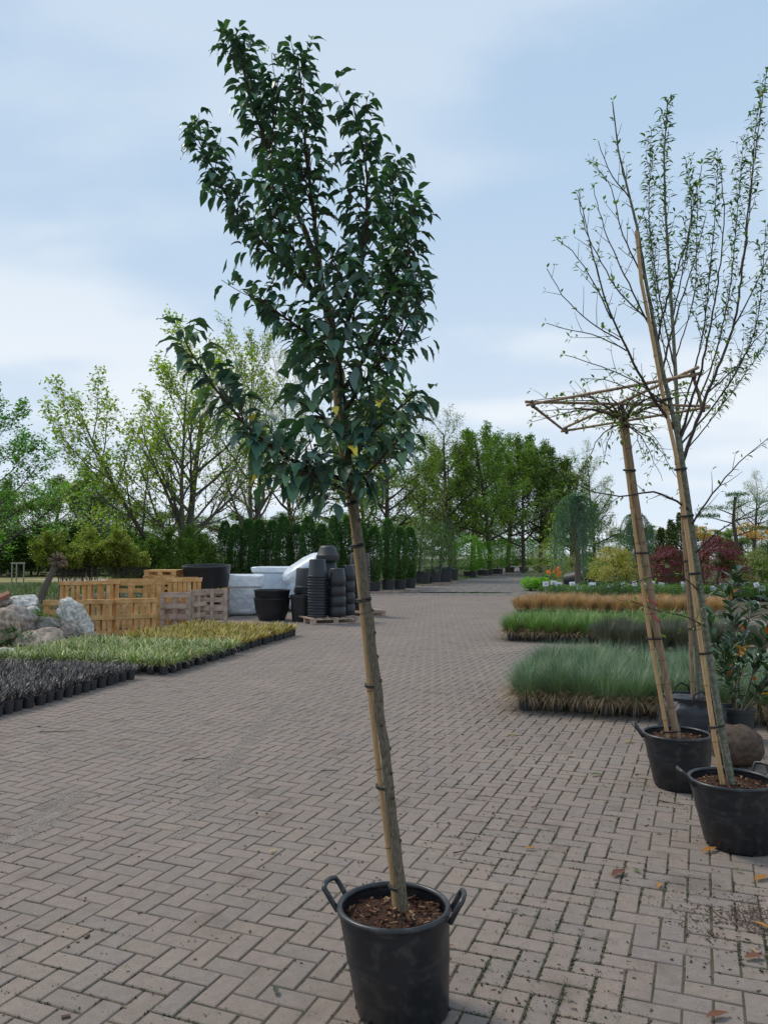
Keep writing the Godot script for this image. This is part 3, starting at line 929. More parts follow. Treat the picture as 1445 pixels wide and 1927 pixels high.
func hedge_row() -> void:
	var prot := []
	var greens := [Color(0.058, 0.115, 0.050), Color(0.080, 0.15, 0.060), Color(0.046, 0.092, 0.043), Color(0.125, 0.19, 0.072)]
	for v in 3:
		var o := thing("clipped_laurel_column", "dark evergreen clipped column in a black pot, in the hedge row", "hedge plant", Vector3.ZERO, 0, "row of clipped evergreen columns")
		part(o, "pot", plain_pot(0.31, 0.25, 0.46), M.dull_pot)
		part(o, "trunk", stem(PackedVector3Array([Vector3(0, 0.38, 0), Vector3(0, 1.4, 0), Vector3(0.02, 2.6, 0)]), 0.035, 0.01, 6, Color(0.1, 0.08, 0.06)), M.far_wood)
		var f := func(t: float) -> float: return (0.335 + 0.02 * v) * pow(sin(PI * clampf(0.10 + t * 0.88, 0, 1)), 0.55)
		part(o, "crown", leafy(100 + v, 8500, 2.62, f, 0.06, 0.11, greens, 0.5, 0.15), M.leaf)
		prot.append(o)
	var spots := []
	for i in 12:
		spots.append(Vector3(lerpf(-7.35, -1.0, i / 11.0), -0.02, lerpf(-36.5, -34.2, i / 11.0)) + Vector3(0, 0, (i % 2) * 0.35))
	spots.append_array([Vector3(-0.445, 0, -34.014), Vector3(0.175, 0, -34.779), Vector3(0.71, 0, -35.855), Vector3(1.224, 0, -37.6)])
	rng.seed = 8
	for i in spots.size():
		var s := Vector3(r(0.95, 1.08), r(0.93, 1.06), 1)
		s.z = s.x
		if i >= 12:
			s *= Vector3(1.0, 0.97, 1.0)
		if i < 3:
			prot[i].position = spots[i]
			prot[i].scale = s
		else:
			copy(prot[i % 3], "clipped_laurel_column", spots[i], r(0, TAU), s)
	# timber under the last columns
	for a in [[Vector3(-0.162, 0, -32.129), 0.25], [Vector3(0.669, 0, -33.766), 0.35], [Vector3(2.601, 0, -40.561), 0.55], [Vector3(3.351, 0, -43.209), 0.6]]:
		var o := thing("timber_plank", "flat weathered plank lying under the pots beside the road", "plank", a[0] + Vector3(0, -0.005, 0), a[1], "planks under the roadside pots")
		var m := Mb.new()
		m.box(Vector3(0, 0.04, 0), Vector3(0.9, 0.04, 0.09), Basis(), Color(0.75, 0.75, 0.75))
		part(o, "plank_body", m.mesh(), M.wood_old)
	# big tubs beyond the hedge and the shrubs along the road
	var tub := plain_pot(0.5, 0.42, 0.75, 24)
	var tubs := [[Vector3(1.99, 0, -42.033), 0.95, "weeping", "weeping birch with white trunk in a large black tub"], [Vector3(2.651, 0, -43.616), 1.05, "bare", "slim bare-stemmed young tree in a large black tub"], [Vector3(3.431, 0, -46.228), 1.15, "birch", "young birch with drooping pale green twigs in a black tub"], [Vector3(4.178, 0, -49.173), 0.95, "thin", "thin feathery sapling in the last black tub"]]
	for t in tubs:
		var o := thing("tub_tree", t[3], "potted tree", t[0], 0, "trees in big tubs beside the road")
		var p := part(o, "pot", tub, M.dull_pot)
		p.scale = Vector3.ONE * t[1]
		var pale: bool = t[2] == "birch" or t[2] == "weeping"
		part(o, "trunk", stem(PackedVector3Array([Vector3(0, 0.6, 0), Vector3(0.03, 1.9, 0), Vector3(-0.05, 3.6, 0.05)]), 0.06, 0.015, 7, Color(0.42, 0.40, 0.37) if pale else Color(0.14, 0.12, 0.1)), M.far_wood)
		rng.seed = 40 + int(t[1] * 100)
		var f := Mb.new()
		for i in (850 if pale else 380):
			var a := r(0, TAU)
			var q := r(0.1, 0.85)
			var y := r(1.2, 3.6)
			var e := Vector3(cos(a) * q, y - q * q * 0.9, sin(a) * q)
			f.blade(e, Vector3(cos(a), 0, sin(a)), r(0.12, 0.3), 0.05, 2.3, 0.5, vary(Color(0.065, 0.10, 0.034), 0.3), 2)
		part(o, "crown", f.mesh(), M.leaf)
	var green := [Color(0.10, 0.19, 0.03), Color(0.13, 0.22, 0.035), Color(0.08, 0.15, 0.025)]
	var sm := []
	for v in 2:
		var f := func(t: float) -> float: return 1.0 * pow(sin(PI * clampf(0.1 + t * 0.85, 0, 1)), 0.6)
		sm.append(leafy(140 + v, 4200, 1.9, f, 0.07, 0.14, green, 0.42, 0.4))
	var i2 := 0
	for a in [[884, 1087, 1.25, 0], [908, 1083, 1.15, 1], [935, 1080, 1.25, 1], [958, 1076, 1.35, 1], [985, 1075, 1.4, 0], [1010, 1073, 1.4, 1], [1035, 1071, 1.5, 0]]:
		var d: float = 1.55 * 1484.0 / (a[1] - 1045.0)
		var x: float = (a[0] - 722.5) / 1484.0 * d
		var o := thing("container_shrub", "bright green bushy shrub in a black pot along the far road edge", "shrub", Vector3(x, -0.02, -d), a[0] * 0.1, "shrubs in pots along the road")
		part(o, "pot", plain_pot(0.5, 0.4, 0.45), M.dull_pot)
		part(o, "trunk", stem(PackedVector3Array([Vector3(0, 0.35, 0), Vector3(0.03, 1.0, 0), Vector3(0.05, 1.7, 0.02)]), 0.035, 0.01, 6, Color(0.1, 0.08, 0.06)), M.far_wood)
		var cr := part(o, "crown", sm[a[3]], M.leaf)
		cr.scale = Vector3.ONE * a[2]
		i2 += 1

func back_right() -> void:
	# weeping cedars
	for q in [[Vector3(7.805, 1.55, -32) * Vector3(1, 0, 1), 1.0, 1.0, "blue-green weeping cedar with a broad curtain of hanging boughs", 1], [Vector3(11.469, 1.55, -36) * Vector3(1, 0, 1), 0.86, 0.8, "smaller weeping cedar with a dark trunk beside the red maple", 2]]:
		rng.seed = 60 + q[4]
		var o := thing("weeping_cedar", q[3], "conifer", q[0], 0)
		o.scale = Vector3(q[2], q[1], q[2])
		part(o, "trunk", stem(PackedVector3Array([Vector3(0, -0.05, 0), Vector3(0.05, 1.4, 0), Vector3(-0.05, 2.6, 0), Vector3(0.1, 3.9, 0)]), 0.14, 0.06, 8, Color(0.16, 0.125, 0.10)), M.far_wood)
		var m := Mb.new()
		for k in 260:
			var a := r(0, TAU)
			var reach := r(0.1, 1.05)
			var y := 3.9 - 0.8 * reach * reach + r(-0.35, 0.12) + 0.3 * sin(a * 3.0 + q[4])
			var base := Vector3(cos(a) * reach, y, sin(a) * reach * 0.8)
			var l := r(0.5, 2.7) * (0.55 + 0.45 * sin(a * 5.0 + q[4]))  + 0.3
			var n := int(l / 0.035)
			for s in n:
				var p := base + Vector3(sin(s * 0.3 + k) * 0.03, -0.035 * s, cos(s * 0.27 + k) * 0.03)
				m.flake(p, Vector3(r(-1, 1), -0.9, r(-1, 1)).normalized(), Vector3(r(-1, 1), 0.3, r(-1, 1)).normalized(), r(0.06, 0.12), 0.035, vary(Color(0.085, 0.125, 0.105), 0.3))
		for k in 40:
			var a := TAU * k / 40.0
			var pts := PackedVector3Array()
			for s in 9:
				var t := s / 8.0
				pts.append(Vector3(cos(a) * t * 0.95, 3.8 + 0.28 * sin(t * PI) - 0.7 * t * t, sin(a) * t * 0.75))
			for s in 8:
				for e in 9:
					m.flake(pts[s].lerp(pts[s + 1], rng.randf()), Vector3(r(-1, 1), r(-0.8, 0.3), r(-1, 1)).normalized(), Vector3.UP, r(0.06, 0.12), 0.035, vary(Color(0.075, 0.12, 0.095), 0.25))
		part(o, "crown", m.mesh(), M.leaf)
	# domed maples in low bowls
	var red := [Color(0.10, 0.020, 0.030), Color(0.075, 0.016, 0.024), Color(0.135, 0.028, 0.038)]
	var gold := [Color(0.27, 0.215, 0.06), Color(0.23, 0.20, 0.06), Color(0.31, 0.24, 0.075)]
	var olive := [Color(0.12, 0.135, 0.035), Color(0.155, 0.155, 0.045), Color(0.09, 0.115, 0.03)]
	var k := 0
	for q in [["yellow_maple", "domed golden yellow maple in a wide black bowl", 1154, 34.0, 1.03, 1.62, 0.62, gold], ["red_maple", "smaller dark red maple dome behind the leaning bamboo trunk", 1256, 32.0, 0.85, 1.62, 0.55, red], ["red_maple", "larger wine red maple dome with a spreading skirt", 1350, 28.0, 0.98, 1.95, 0.62, red], ["green_maple", "olive yellow shrub behind the tipped planter", 1075, 42.0, 1.5, 1.35, 0.2, olive], ["green_maple", "yellow green shrub behind the white plant labels", 1128, 40.0, 1.1, 1.0, 0.2, olive], ["green_maple", "light green shrub beside the larger wine red maple", 1428, 29.0, 1.1, 1.45, 0.3, olive], ["green_maple", "tall yellow green shrub growing by the weeping cedar", 1035, 48.0, 1.3, 2.3, 0.3, olive]]:
		var x: float = (q[2] - 722.5) / 1484.0 * q[3]
		var o := thing(q[0], q[1], "shrub", Vector3(x, -0.02, -q[3]), k * 1.3)
		part(o, "pot", plain_pot(0.55, 0.42, 0.42, 24), M.dull_pot)
		part(o, "trunk", stem(PackedVector3Array([Vector3(0, 0.3, 0), Vector3(0.06, 0.7, 0.03), Vector3(-0.03, 1.2, 0)]), 0.06, 0.03, 7, Color(0.12, 0.10, 0.085)), M.far_wood)
		rng.seed = 300 + k
		var m := Mb.new()
		# tiers of drooping leaf pads over a dome
		for pad in 150:
			var u := rng.randf()
			var a := r(0, TAU)
			var phi := acos(u)
			var rr: float = q[4] * sin(phi) * r(0.7, 1.08)
			var c := Vector3(cos(a) * rr, q[6] + (q[5] - q[6] + 0.35) * cos(phi) * r(0.85, 1.05) + r(-0.05, 0.05), sin(a) * rr)
			for s in 34:
				var p := c + Vector3(rng.randfn(0, 0.13), rng.randfn(0, 0.045), rng.randfn(0, 0.13))
				p.y -= 0.35 * Vector2(p.x - c.x, p.z - c.z).length()
				var d := (Vector3(p.x, -0.6, p.z).normalized() + Vector3(r(-0.6, 0.6), r(-0.4, 0.3), r(-0.6, 0.6))).normalized()
				m.flake(p, d, Vector3.UP, r(0.06, 0.12), 0.035, vary(q[7][rng.randi() % 3], 0.28))
		part(o, "crown", m.mesh(), M.leaf)
		k += 1
	# flat-tiered pine
	var o := thing("tiered_pine", "flat-topped conifer with spreading tiers of needles against the sky", "conifer", Vector3(14.71, 1.55, -33) * Vector3(1, 0, 1), 0)
	part(o, "trunk", stem(PackedVector3Array([Vector3(0, -0.05, 0), Vector3(0.1, 1.6, 0), Vector3(-0.1, 2.9, 0), Vector3(0.0, 4.0, 0)]), 0.12, 0.05, 8, Color(0.10, 0.08, 0.065)), M.far_wood)
	rng.seed = 330
	var pm := Mb.new()
	for tier in [[-0.75, 3.55, 0.9], [0.6, 3.85, 1.0], [1.35, 3.35, 0.8], [0.1, 4.1, 0.5], [-1.15, 3.2, 0.5], [0.9, 2.7, 0.7]]:
		for i in 620:
			var a := r(0, TAU)
			var q: float = tier[2] * sqrt(rng.randf())
			var p := Vector3(tier[0] + cos(a) * q, tier[1] - 0.16 * q * q + rng.randfn(0, 0.045), sin(a) * q * 0.9)
			pm.flake(p, Vector3(r(-1, 1), r(-0.2, 0.8), r(-1, 1)).normalized(), Vector3.UP, r(0.07, 0.14), 0.03, vary(Color(0.055, 0.095, 0.04), 0.25))
		pm.tube(PackedVector3Array([Vector3(0, tier[1] - 0.35, 0), Vector3(tier[0], tier[1] - 0.04, 0)]), PackedFloat32Array([0.035, 0.015]), 5, Color(0.07, 0.06, 0.045))
	part(o, "crown", pm.mesh(), M.leaf)
	# dark spire conifers and orange-leaved saplings
	k = 0
	for q in [[1262, 40.0, 3.2, 0.5], [1280, 41.0, 3.6, 0.55], [1298, 42.0, 3.3, 0.5], [1243, 43.0, 2.9, 0.55]]:
		var x: float = (q[0] - 722.5) / 1484.0 * q[1]
		var t := thing("spire_conifer", "dark narrow conifer spire behind the red maples", "conifer", Vector3(x, -0.05, -q[1]), 0, "dark conifer spires")
		part(t, "trunk", stem(PackedVector3Array([Vector3.ZERO, Vector3(0, q[2] * 0.9, 0)]), 0.05, 0.015, 6, Color(0.1, 0.08, 0.06)), M.far_wood)
		var f := func(u: float) -> float: return 0.42 * pow(1.0 - u, 0.55) + 0.03
		part(t, "crown", leafy(350 + k, 2600, q[2], f, 0.08, 0.16, [Color(0.045, 0.06, 0.025), Color(0.065, 0.065, 0.03)], 0.15, 0.3, -0.5), M.leaf)
		k += 1
	for q in [[1322, 44.0, 3.0], [1405, 42.0, 3.1], [1432, 43.0, 3.0]]:
		var x: float = (q[0] - 722.5) / 1484.0 * q[1]
		var t := thing("orange_sapling", "slim sapling with a tuft of orange young leaves", "tree", Vector3(x, -0.05, -q[1]), 0, "orange-leaved saplings")
		part(t, "trunk", stem(PackedVector3Array([Vector3.ZERO, Vector3(0.03, 1.4, 0), Vector3(0, q[2] * 0.9, 0)]), 0.035, 0.015, 6, Color(0.15, 0.13, 0.11)), M.far_wood)
		var f := func(u: float) -> float: return 0.55 * sin(PI * u) + 0.05
		part(t, "crown", leafy(360 + k, 420, 0.75, f, 0.08, 0.17, [Color(0.48, 0.2, 0.045), Color(0.38, 0.18, 0.05)], q[2] - 0.55, 0.4), M.leaf)
		k += 1
	# dark evergreens that close the view behind
	for q in [[1180, 46.0, 2.2, 2.4], [1230, 48.0, 2.5, 2.6], [1310, 47.0, 2.6, 2.8], [1375, 48.0, 2.8, 2.6], [1440, 46.0, 2.7, 2.6], [1100, 52.0, 2.0, 3.0]]:
		var x: float = (q[0] - 722.5) / 1484.0 * q[1]
		var t := tree("evergreen_shrub", "dark evergreen shrub closing the view behind the maples", "dark shrubs behind the maples", M.shapes.bush, Vector3(x, 0, -q[1]), q[2], q[3], q[0] * 0.2, leafmat(Color(0.9, 1.05, 0.95), 0.55, 0.6))
		t.set_meta("category", "shrub")
	# thin young trees with sparse pale leaves
	k = 0
	for q in [[1040, 36.0, 3.6], [1098, 33.0, 3.4]]:
		var x: float = (q[0] - 722.5) / 1484.0 * q[1]
		var t := thing("sparse_sapling", "thin whip-like sapling with sparse pale leaves by the tipped planter", "tree", Vector3(x, -0.05, -q[1]), 0, "whip saplings")
		part(t, "trunk", stem(PackedVector3Array([Vector3.ZERO, Vector3(-0.05, 1.4, 0), Vector3(-0.25, q[2], 0)]), 0.025, 0.008, 5, Color(0.14, 0.13, 0.09)), M.far_wood)
		var f := func(u: float) -> float: return 0.5 * sin(PI * clampf(u, 0.1, 0.95))
		part(t, "crown", leafy(380 + k, 420, 2.4, f, 0.05, 0.12, [Color(0.27, 0.31, 0.06), Color(0.2, 0.26, 0.05)], 1.1, 0.4), M.leaf)
		k += 1
	# planter tipped on its side
	var tp := thing("tipped_planter", "large dark planter lying on its side among the shrubs", "planter", Vector3(9.096, 1.55, -37.5) * Vector3(1, 0, 1) + Vector3(0, 0.42, 0), 0)
	tp.rotation_degrees = Vector3(0, -38, -82)
	var tm := Mb.new()
	tm.lathe(PackedVector2Array([Vector2(0, -0.5), Vector2(0.32, -0.5), Vector2(0.42, 0.5), Vector2(0.46, 0.5), Vector2(0.46, 0.55), Vector2(0.40, 0.55), Vector2(0.38, 0.45), Vector2(0.29, -0.45), Vector2(0, -0.45)]), 28, Color(1.6, 1.6, 1.7))
	part(tp, "planter_body", tm.mesh(), M.dull_pot)
	# orange azalea
	var az := thing("azalea", "small azalea with bright orange flowers at the road edge", "shrub", Vector3(7.584, 1.55, -35.5) * Vector3(1, 0, 1), 0)
	part(az, "pot", plain_pot(0.16, 0.12, 0.22), M.dull_pot)
	part(az, "trunk", stem(PackedVector3Array([Vector3(0, 0.15, 0), Vector3(0, 0.6, 0)]), 0.015, 0.008, 5, Color(0.12, 0.1, 0.07)), M.far_wood)
	var fa := func(u: float) -> float: return 0.42 * sin(PI * clampf(u, 0.1, 0.9))
	part(az, "foliage", leafy(390, 420, 0.75, fa, 0.05, 0.09, [Color(0.13, 0.19, 0.06)], 0.2, 0.3), M.leaf)
	rng.seed = 391
	for c in [Vector3(-0.3, 0.78, 0.3), Vector3(0.12, 0.95, 0.32), Vector3(0.22, 0.8, 0.3), Vector3(0.16, 0.66, 0.34), Vector3(0.02, 0.86, 0.34)]:
		var fl := Mb.new()
		for i in 26:
			var d := Vector3(r(-1, 1), r(-0.6, 1), r(-1, 1)).normalized()
			fl.flake(c + d * r(0.0, 0.09), d, Vector3(r(-1, 1), 1, r(-1, 1)).normalized(), 0.08, 0.06, vary(Color(0.75, 0.16, 0.04), 0.15))
		part(az, "flower", fl.mesh(), M.leaf)

func board(m: Mb, o: Vector3, h: Vector3, col: Color) -> void:
	m.box(o, h, Basis(Vector3(0, 0, 1), r(-0.006, 0.006)), vary(col, 0.12))

# a slatted wooden pallet stood on edge: w wide, h high; slats upright or level
func pallet(at: Vector3, turn: float, w: float, h: float, upright: bool, slats: int, old: bool, label: String, mid_rail := true) -> Node3D:
	var o := thing("wooden_pallet", label, "pallet", at, turn, "pallets stood on edge as bins")
	var wm: Material = M.wood_old if old else M.wood_new
	var tone := Color(0.95, 0.95, 0.95)
	var t := 0.011
	var dz := 0.055
	for face in 2:
		var z := dz if face == 0 else -dz
		var n := slats if face == 0 else 3
		for i in n:
			var m := Mb.new()
			if upright:
				var bw := (0.05 if face == 0 else 0.06)
				board(m, Vector3(lerpf(-w * 0.5 + bw, w * 0.5 - bw, i / float(n - 1)), h * 0.5, z), Vector3(bw * 0.72, h * 0.5 - 0.003, t), tone)
			else:
				var bh := 0.05
				board(m, Vector3(0, lerpf(bh, h - bh, i / float(n - 1)), z), Vector3(w * 0.5, bh, t), tone)
			part(o, "slat", m.mesh(), wm)
	var rails := [0.04, 0.5, 0.96] if mid_rail else [0.04, 0.96]
	for q in rails:
		var m := Mb.new()
		if upright:
			board(m, Vector3(0, h * q, 0), Vector3(w * 0.5 - 0.004, 0.038, dz - t - 0.001), tone)
		else:
			board(m, Vector3((q - 0.5) * w * 0.96, h * 0.5, 0), Vector3(0.045, h * 0.5 - 0.004, dz - t - 0.001), tone)
		part(o, "bearer", m.mesh(), wm)
		if upright:
			var e := Mb.new()
			board(e, Vector3(0, h * q, dz + 0.024), Vector3(w * 0.5, 0.04, 0.011), tone)
			part(o, "cross_board", e.mesh(), wm)
		else:
			if not (old and slats == 5):
				continue
			var e := Mb.new()
			board(e, Vector3((q - 0.5) * w * 0.94, h * 0.5, dz + 0.024), Vector3(0.035, h * 0.5, 0.011), tone)
			part(o, "upright_board", e.mesh(), wm)
	return o

# a flat pallet lying on the ground
func flat_pallet(at: Vector3, turn: float, w: float, d: float, label: String, old := true) -> Node3D:
	var o := thing("flat_pallet", label, "pallet", at, turn)
	var wm: Material = M.wood_old if old else M.wood_new
	for i in 7:
		var m := Mb.new()
		board(m, Vector3(lerpf(-w * 0.5 + 0.05, w * 0.5 - 0.05, i / 6.0), 0.133, 0), Vector3(0.05, 0.011, d * 0.5), Color(1, 1, 1))
		part(o, "deck_board", m.mesh(), wm)
	for i in 3:
		var z := lerpf(-d * 0.5 + 0.05, d * 0.5 - 0.05, i / 2.0)
		var m := Mb.new()
		board(m, Vector3(0, 0.110, z), Vector3(w * 0.5 - 0.004, 0.011, 0.05), Color(1, 1, 1))
		part(o, "stringer", m.mesh(), wm)
		var e := Mb.new()
		board(e, Vector3(0, 0.012, z), Vector3(w * 0.5 - 0.004, 0.011, 0.05), Color(1, 1, 1))
		part(o, "bottom_board", e.mesh(), wm)
		for j in 3:
			var q := Mb.new()
			board(q, Vector3(lerpf(-w * 0.5 + 0.07, w * 0.5 - 0.07, j / 2.0), 0.061, z), Vector3(0.06, 0.036, 0.045), Color(1, 1, 1))
			part(o, "block", q.mesh(), wm)
	return o

# lumpy rounded solid: half sizes, squareness, flats cut by planes
func lump(seed_: int, s: Vector3, e: float, amp: float, freq: float, cuts: int, cols: Array, rows := 26) -> ArrayMesh:
	rng.seed = seed_
	var m := Mb.new()
	var planes := []
	for i in cuts:
		planes.append([Vector3(r(-1, 1), r(-0.4, 1), r(-1, 1)).normalized(), r(0.62, 0.9)])
	var seg := rows * 2
	for i in rows + 1:
		var th := PI * (i / float(rows) - 0.5)
		for j in seg:
			var ph := TAU * j / seg
			var c := cos(th)
			var p := Vector3(signf(cos(ph)) * pow(absf(cos(ph)), e) * pow(absf(c), e), signf(sin(th)) * pow(absf(sin(th)), e), signf(sin(ph)) * pow(absf(sin(ph)), e) * pow(absf(c), e))
			for k in planes:
				var q: float = p.dot(k[0]) - k[1]
				if q > 0:
					p -= k[0] * q * 0.9
			var nz := noise.get_noise_3d(p.x * freq + seed_ * 13.0, p.y * freq, p.z * freq) + 0.4 * noise.get_noise_3d(p.x * freq * 3.0 + seed_ * 7.0, p.y * freq * 3.0, p.z * freq * 3.0)
			p *= 1.0 + nz * amp
			m.vert(p * s, Vector3.UP, cols[0])
	for i in rows:
		for j in seg:
			var a := i * seg + j
			var b := i * seg + (j + 1) % seg
			m.tri(a, b, a + seg)
			m.tri(b, b + seg, a + seg)
	m.smooth()
	# turn everything outwards
	var inward := 0
	for i in m.v.size():
		if m.n[i].dot(m.v[i]) < 0:
			inward += 1
	if inward > m.v.size() / 2:
		for i in m.n.size():
			m.n[i] = -m.n[i]
		for i in range(0, m.ix.size(), 3):
			var t := m.ix[i + 1]
			m.ix[i + 1] = m.ix[i + 2]
			m.ix[i + 2] = t
	return m.mesh()

func boulder(seed_: int, at: Vector3, s: Vector3, turn: Vector3, cols: Array, label: String) -> void:
	var o := part(self, numbered("boulder"), lump(seed_, s, 0.8, 0.16, 150.0, 9, cols), M.rock)
	o.position = at
	o.rotation_degrees = turn
	o.set_meta("label", label)
	o.set_meta("category", "boulder")
	o.set_meta("group", "heap of boulders")

func left_yard() -> void:
	# low soil mound under the boulders
	var md := part(self, "soil_mound", lump(201, Vector3(1.9, 0.28, 2.2), 1.0, 0.12, 120.0, 0, [Color(1, 1, 1)]), M.soil)
	md.position = Vector3(-6.5, -0.05, -12.9)
	md.set_meta("kind", "structure")
	var white := [Color(0.70, 0.70, 0.67)]
	var pink := [Color(0.50, 0.41, 0.33)]
	var grey := [Color(0.25, 0.25, 0.23)]
	var rosy := [Color(0.40, 0.355, 0.32)]
	boulder(1, Vector3(-5.357, 0.433, -13.8), Vector3(0.27, 0.40, 0.26), Vector3(0, 20, 24), white, "tall pale grey boulder with white streaks leaning by the pallets")
	boulder(2, Vector3(-5.488, 0.173, -12.5), Vector3(0.46, 0.22, 0.34), Vector3(6, 10, 8), pink, "long tan boulder lying beside the variegated grass")
	boulder(3, Vector3(-5.932, 0.447, -12.4), Vector3(0.32, 0.27, 0.3), Vector3(0, 40, -10), pink, "rounded pinkish boulder at the outer end of the heap")
	boulder(4, Vector3(-6.069, 0.447, -13.2), Vector3(0.36, 0.24, 0.3), Vector3(0, 70, -20), rosy, "rough rosy grey boulder under the flat white slab")
	boulder(5, Vector3(-6.408, 0.716, -14), Vector3(0.28, 0.13, 0.24), Vector3(4, 15, 8), white, "flat white-topped slab resting on the heap")
	boulder(6, Vector3(-5.649, 0.332, -13.3), Vector3(0.26, 0.18, 0.24), Vector3(0, 30, -5), grey, "dull grey-green angular boulder in the middle of the heap")
	boulder(7, Vector3(-5.461, 0.215, -13.5), Vector3(0.2, 0.2, 0.2), Vector3(10, 60, 20), rosy, "small purple-grey stone at the foot of the tall pale boulder")
	boulder(8, Vector3(-5.083, 0.168, -13.7), Vector3(0.17, 0.07, 0.13), Vector3(0, 10, 0), pink, "small low tan stone beside the tall pale boulder")
	boulder(9, Vector3(-5.425, 0.14, -11.3), Vector3(0.30, 0.10, 0.22), Vector3(3, 20, -4), white, "flat whitish slab beside the black grass")
	boulder(10, Vector3(-6.021, 0.594, -13.6), Vector3(0.12, 0.12, 0.12), Vector3(0, 10, 30), white, "small pale stone wedged under the white slab")
	boulder(11, Vector3(-6.641, 0.764, -13.8), Vector3(0.16, 0.12, 0.16), Vector3(20, 10, 30), rosy, "reddish stone on top of the heap")
	# a broken brick on the heap
	var bk := thing("loose_brick", "orange-red broken brick lying on top of the boulders", "brick", Vector3(-6.568, 0.843, -13.7), 0.4)
	bk.rotation_degrees = Vector3(20, 40, 28)
	var bm := Mb.new()
	bm.box(Vector3.ZERO, Vector3(0.10, 0.035, 0.06), Basis(), Color(0.30, 0.15, 0.105))
	part(bk, "brick_body", bm.mesh(), M.chip)
	# weeds among the stones
	rng.seed = 44
	for q in [[Vector3(-5.718, 0.319, -12.2), 0.20, Color(0.035, 0.085, 0.028)], [Vector3(-5.84, 0.519, -13.4), 0.18, Color(0.06, 0.10, 0.03)], [Vector3(-5.334, 0.144, -11.9), 0.12, Color(0.10, 0.07, 0.04)]]:
		var o := thing("weed_clump", "dark green weed growing between the boulders" if q[2].g > 0.08 else "dry brown weed at the foot of the tan boulder", "weed", q[0] + Vector3(0, -0.14, 0), 0, "")
		var f := func(u: float) -> float: return 1.6 * q[1] * sin(PI * clampf(u + 0.1, 0.1, 0.95))
		part(o, "foliage", leafy(int(q[1] * 1000), 420, q[1] * 1.2, f, 0.03, 0.07, [q[2]], 0.02, 0.3), M.leaf)
		if q[2].g > 0.09:
			o.set_meta("label", "mid green weed tucked under the white slab")
	# pallets stood up as bins: front row then back row
	var base := Vector3(0, -0.01, 0)
	pallet(Vector3(-4.93, 0, -15.75), 0.52, 0.80, 0.68, true, 7, false, "new pallet with upright slats at the bin's outer corner")
	pallet(Vector3(-5.55, 0, -15.52), -0.18, 0.58, 0.67, true, 5, false, "new pallet with upright slats beside the tall pale boulder")
	pallet(Vector3(-6.25, 0, -15.6), -0.12, 0.9, 0.67, false, 4, false, "new pallet with level boards behind the tall pale boulder")
	pallet(Vector3(-4.32, 0, -16.45), -0.05, 0.60, 0.78, false, 4, true, "greyish pink pallet with four wide level boards")
	pallet(Vector3(-3.97, 0, -16.9), 1.15, 0.5, 0.80, false, 4, true, "weathered pallet seen end-on between two others")
	pallet(Vector3(-3.72, 0, -17.15), 0.22, 0.66, 0.82, false, 5, true, "weathered grey pallet at the end of the bin row by the wrapped bale")
	pallet(Vector3(-6.55, 0, -16.9), -0.1, 0.72, 1.0, true, 6, false, "tall pallet with upright slats in the rear row near the pollard")
	pallet(Vector3(-5.95, 0, -16.75), 0.75, 0.7, 1.02, true, 4, false, "tall pallet turned sideways in the rear row")
	pallet(Vector3(-5.45, 0, -17.05), 0.05, 0.72, 1.0, false, 3, false, "rear row pallet with open level boards")
	pallet(Vector3(-4.85, 0, -17.1), 0.05, 0.62, 1.02, false, 3, false, "rear row pallet with wide gaps and end upright")
	pallet(Vector3(-4.33, 0, -17.2), 0.35, 0.72, 1.06, true, 7, false, "tall rear pallet with close upright slats at the end near the round planter")
	pallet(Vector3(-5.9, 0, -18.6), 0.0, 1.1, 1.0, false, 5, false, "rearmost pallet closing the back of the bins")
	pallet(Vector3(-4.9, 0, -18.7), 0.0, 1.0, 1.04, true, 7, false, "rearmost pallet with upright slats behind the bins")
	# a stack of flat pallets carrying the round planter
	for i in 5:
		flat_pallet(Vector3(-4.55, i * 0.148, -20.3), 0.06 * (i % 2), 1.2, 1.0, "flat pallet in the stack under the round black planter", i < 4).set_meta("group", "pallet stack under the planter")
	for i in 8:
		flat_pallet(Vector3(-5.6, i * 0.148, -20.2), 0.05 * (i % 3), 0.8, 1.0, "flat pallet in the taller stack beside the round planter", false).set_meta("group", "taller pallet stack")
	var tub := thing("round_planter", "very wide round black planter with open top on the pallet stack", "planter", Vector3(-4.52, 0.745, -20.2))
	var tm := Mb.new()
	tm.lathe(PackedVector2Array([Vector2(0, 0.0), Vector2(0.54, 0.0), Vector2(0.605, 0.50), Vector2(0.62, 0.53), Vector2(0.615, 0.55), Vector2(0.58, 0.55), Vector2(0.57, 0.52), Vector2(0.515, 0.05), Vector2(0, 0.04)]), 56, WHITE)
	part(tub, "planter_body", tm.mesh(), M.black_pot)
	var sk := Mb.new()
	sk.box(Vector3(0, 0.27, 0.580), Vector3(0.03, 0.018, 0.002), Basis(), Color(0.7, 0.7, 0.7))
	part(tub, "sticker", sk.mesh(), M.label)
	tub.rotation.x = 0.06
	# wrapped bales
	var b1 := thing("wrapped_bale", "square bale in clear wrinkled film with a white sheet over its top", "bale", Vector3(-3.78, 0, -20.8), 0.08)
	var o1 := part(b1, "film_wrap", lump(210, Vector3(0.58, 0.42, 0.5), 0.28, 0.05, 220.0, 0, [Color(1, 1, 1)], 30), M.clear_film)
	o1.position = Vector3(0, 0.42, 0)
	var o2 := part(b1, "white_sheet", lump(211, Vector3(0.62, 0.17, 0.54), 0.22, 0.05, 200.0, 0, [Color(1, 1, 1)], 30), M.film)
	o2.position = Vector3(0, 0.88, 0)
	var b2 := thing("wrapped_bale", "grey-white wrapped bale with a tied top behind the clear-film bale", "bale", Vector3(-3.1, 0, -22.6), -0.1)
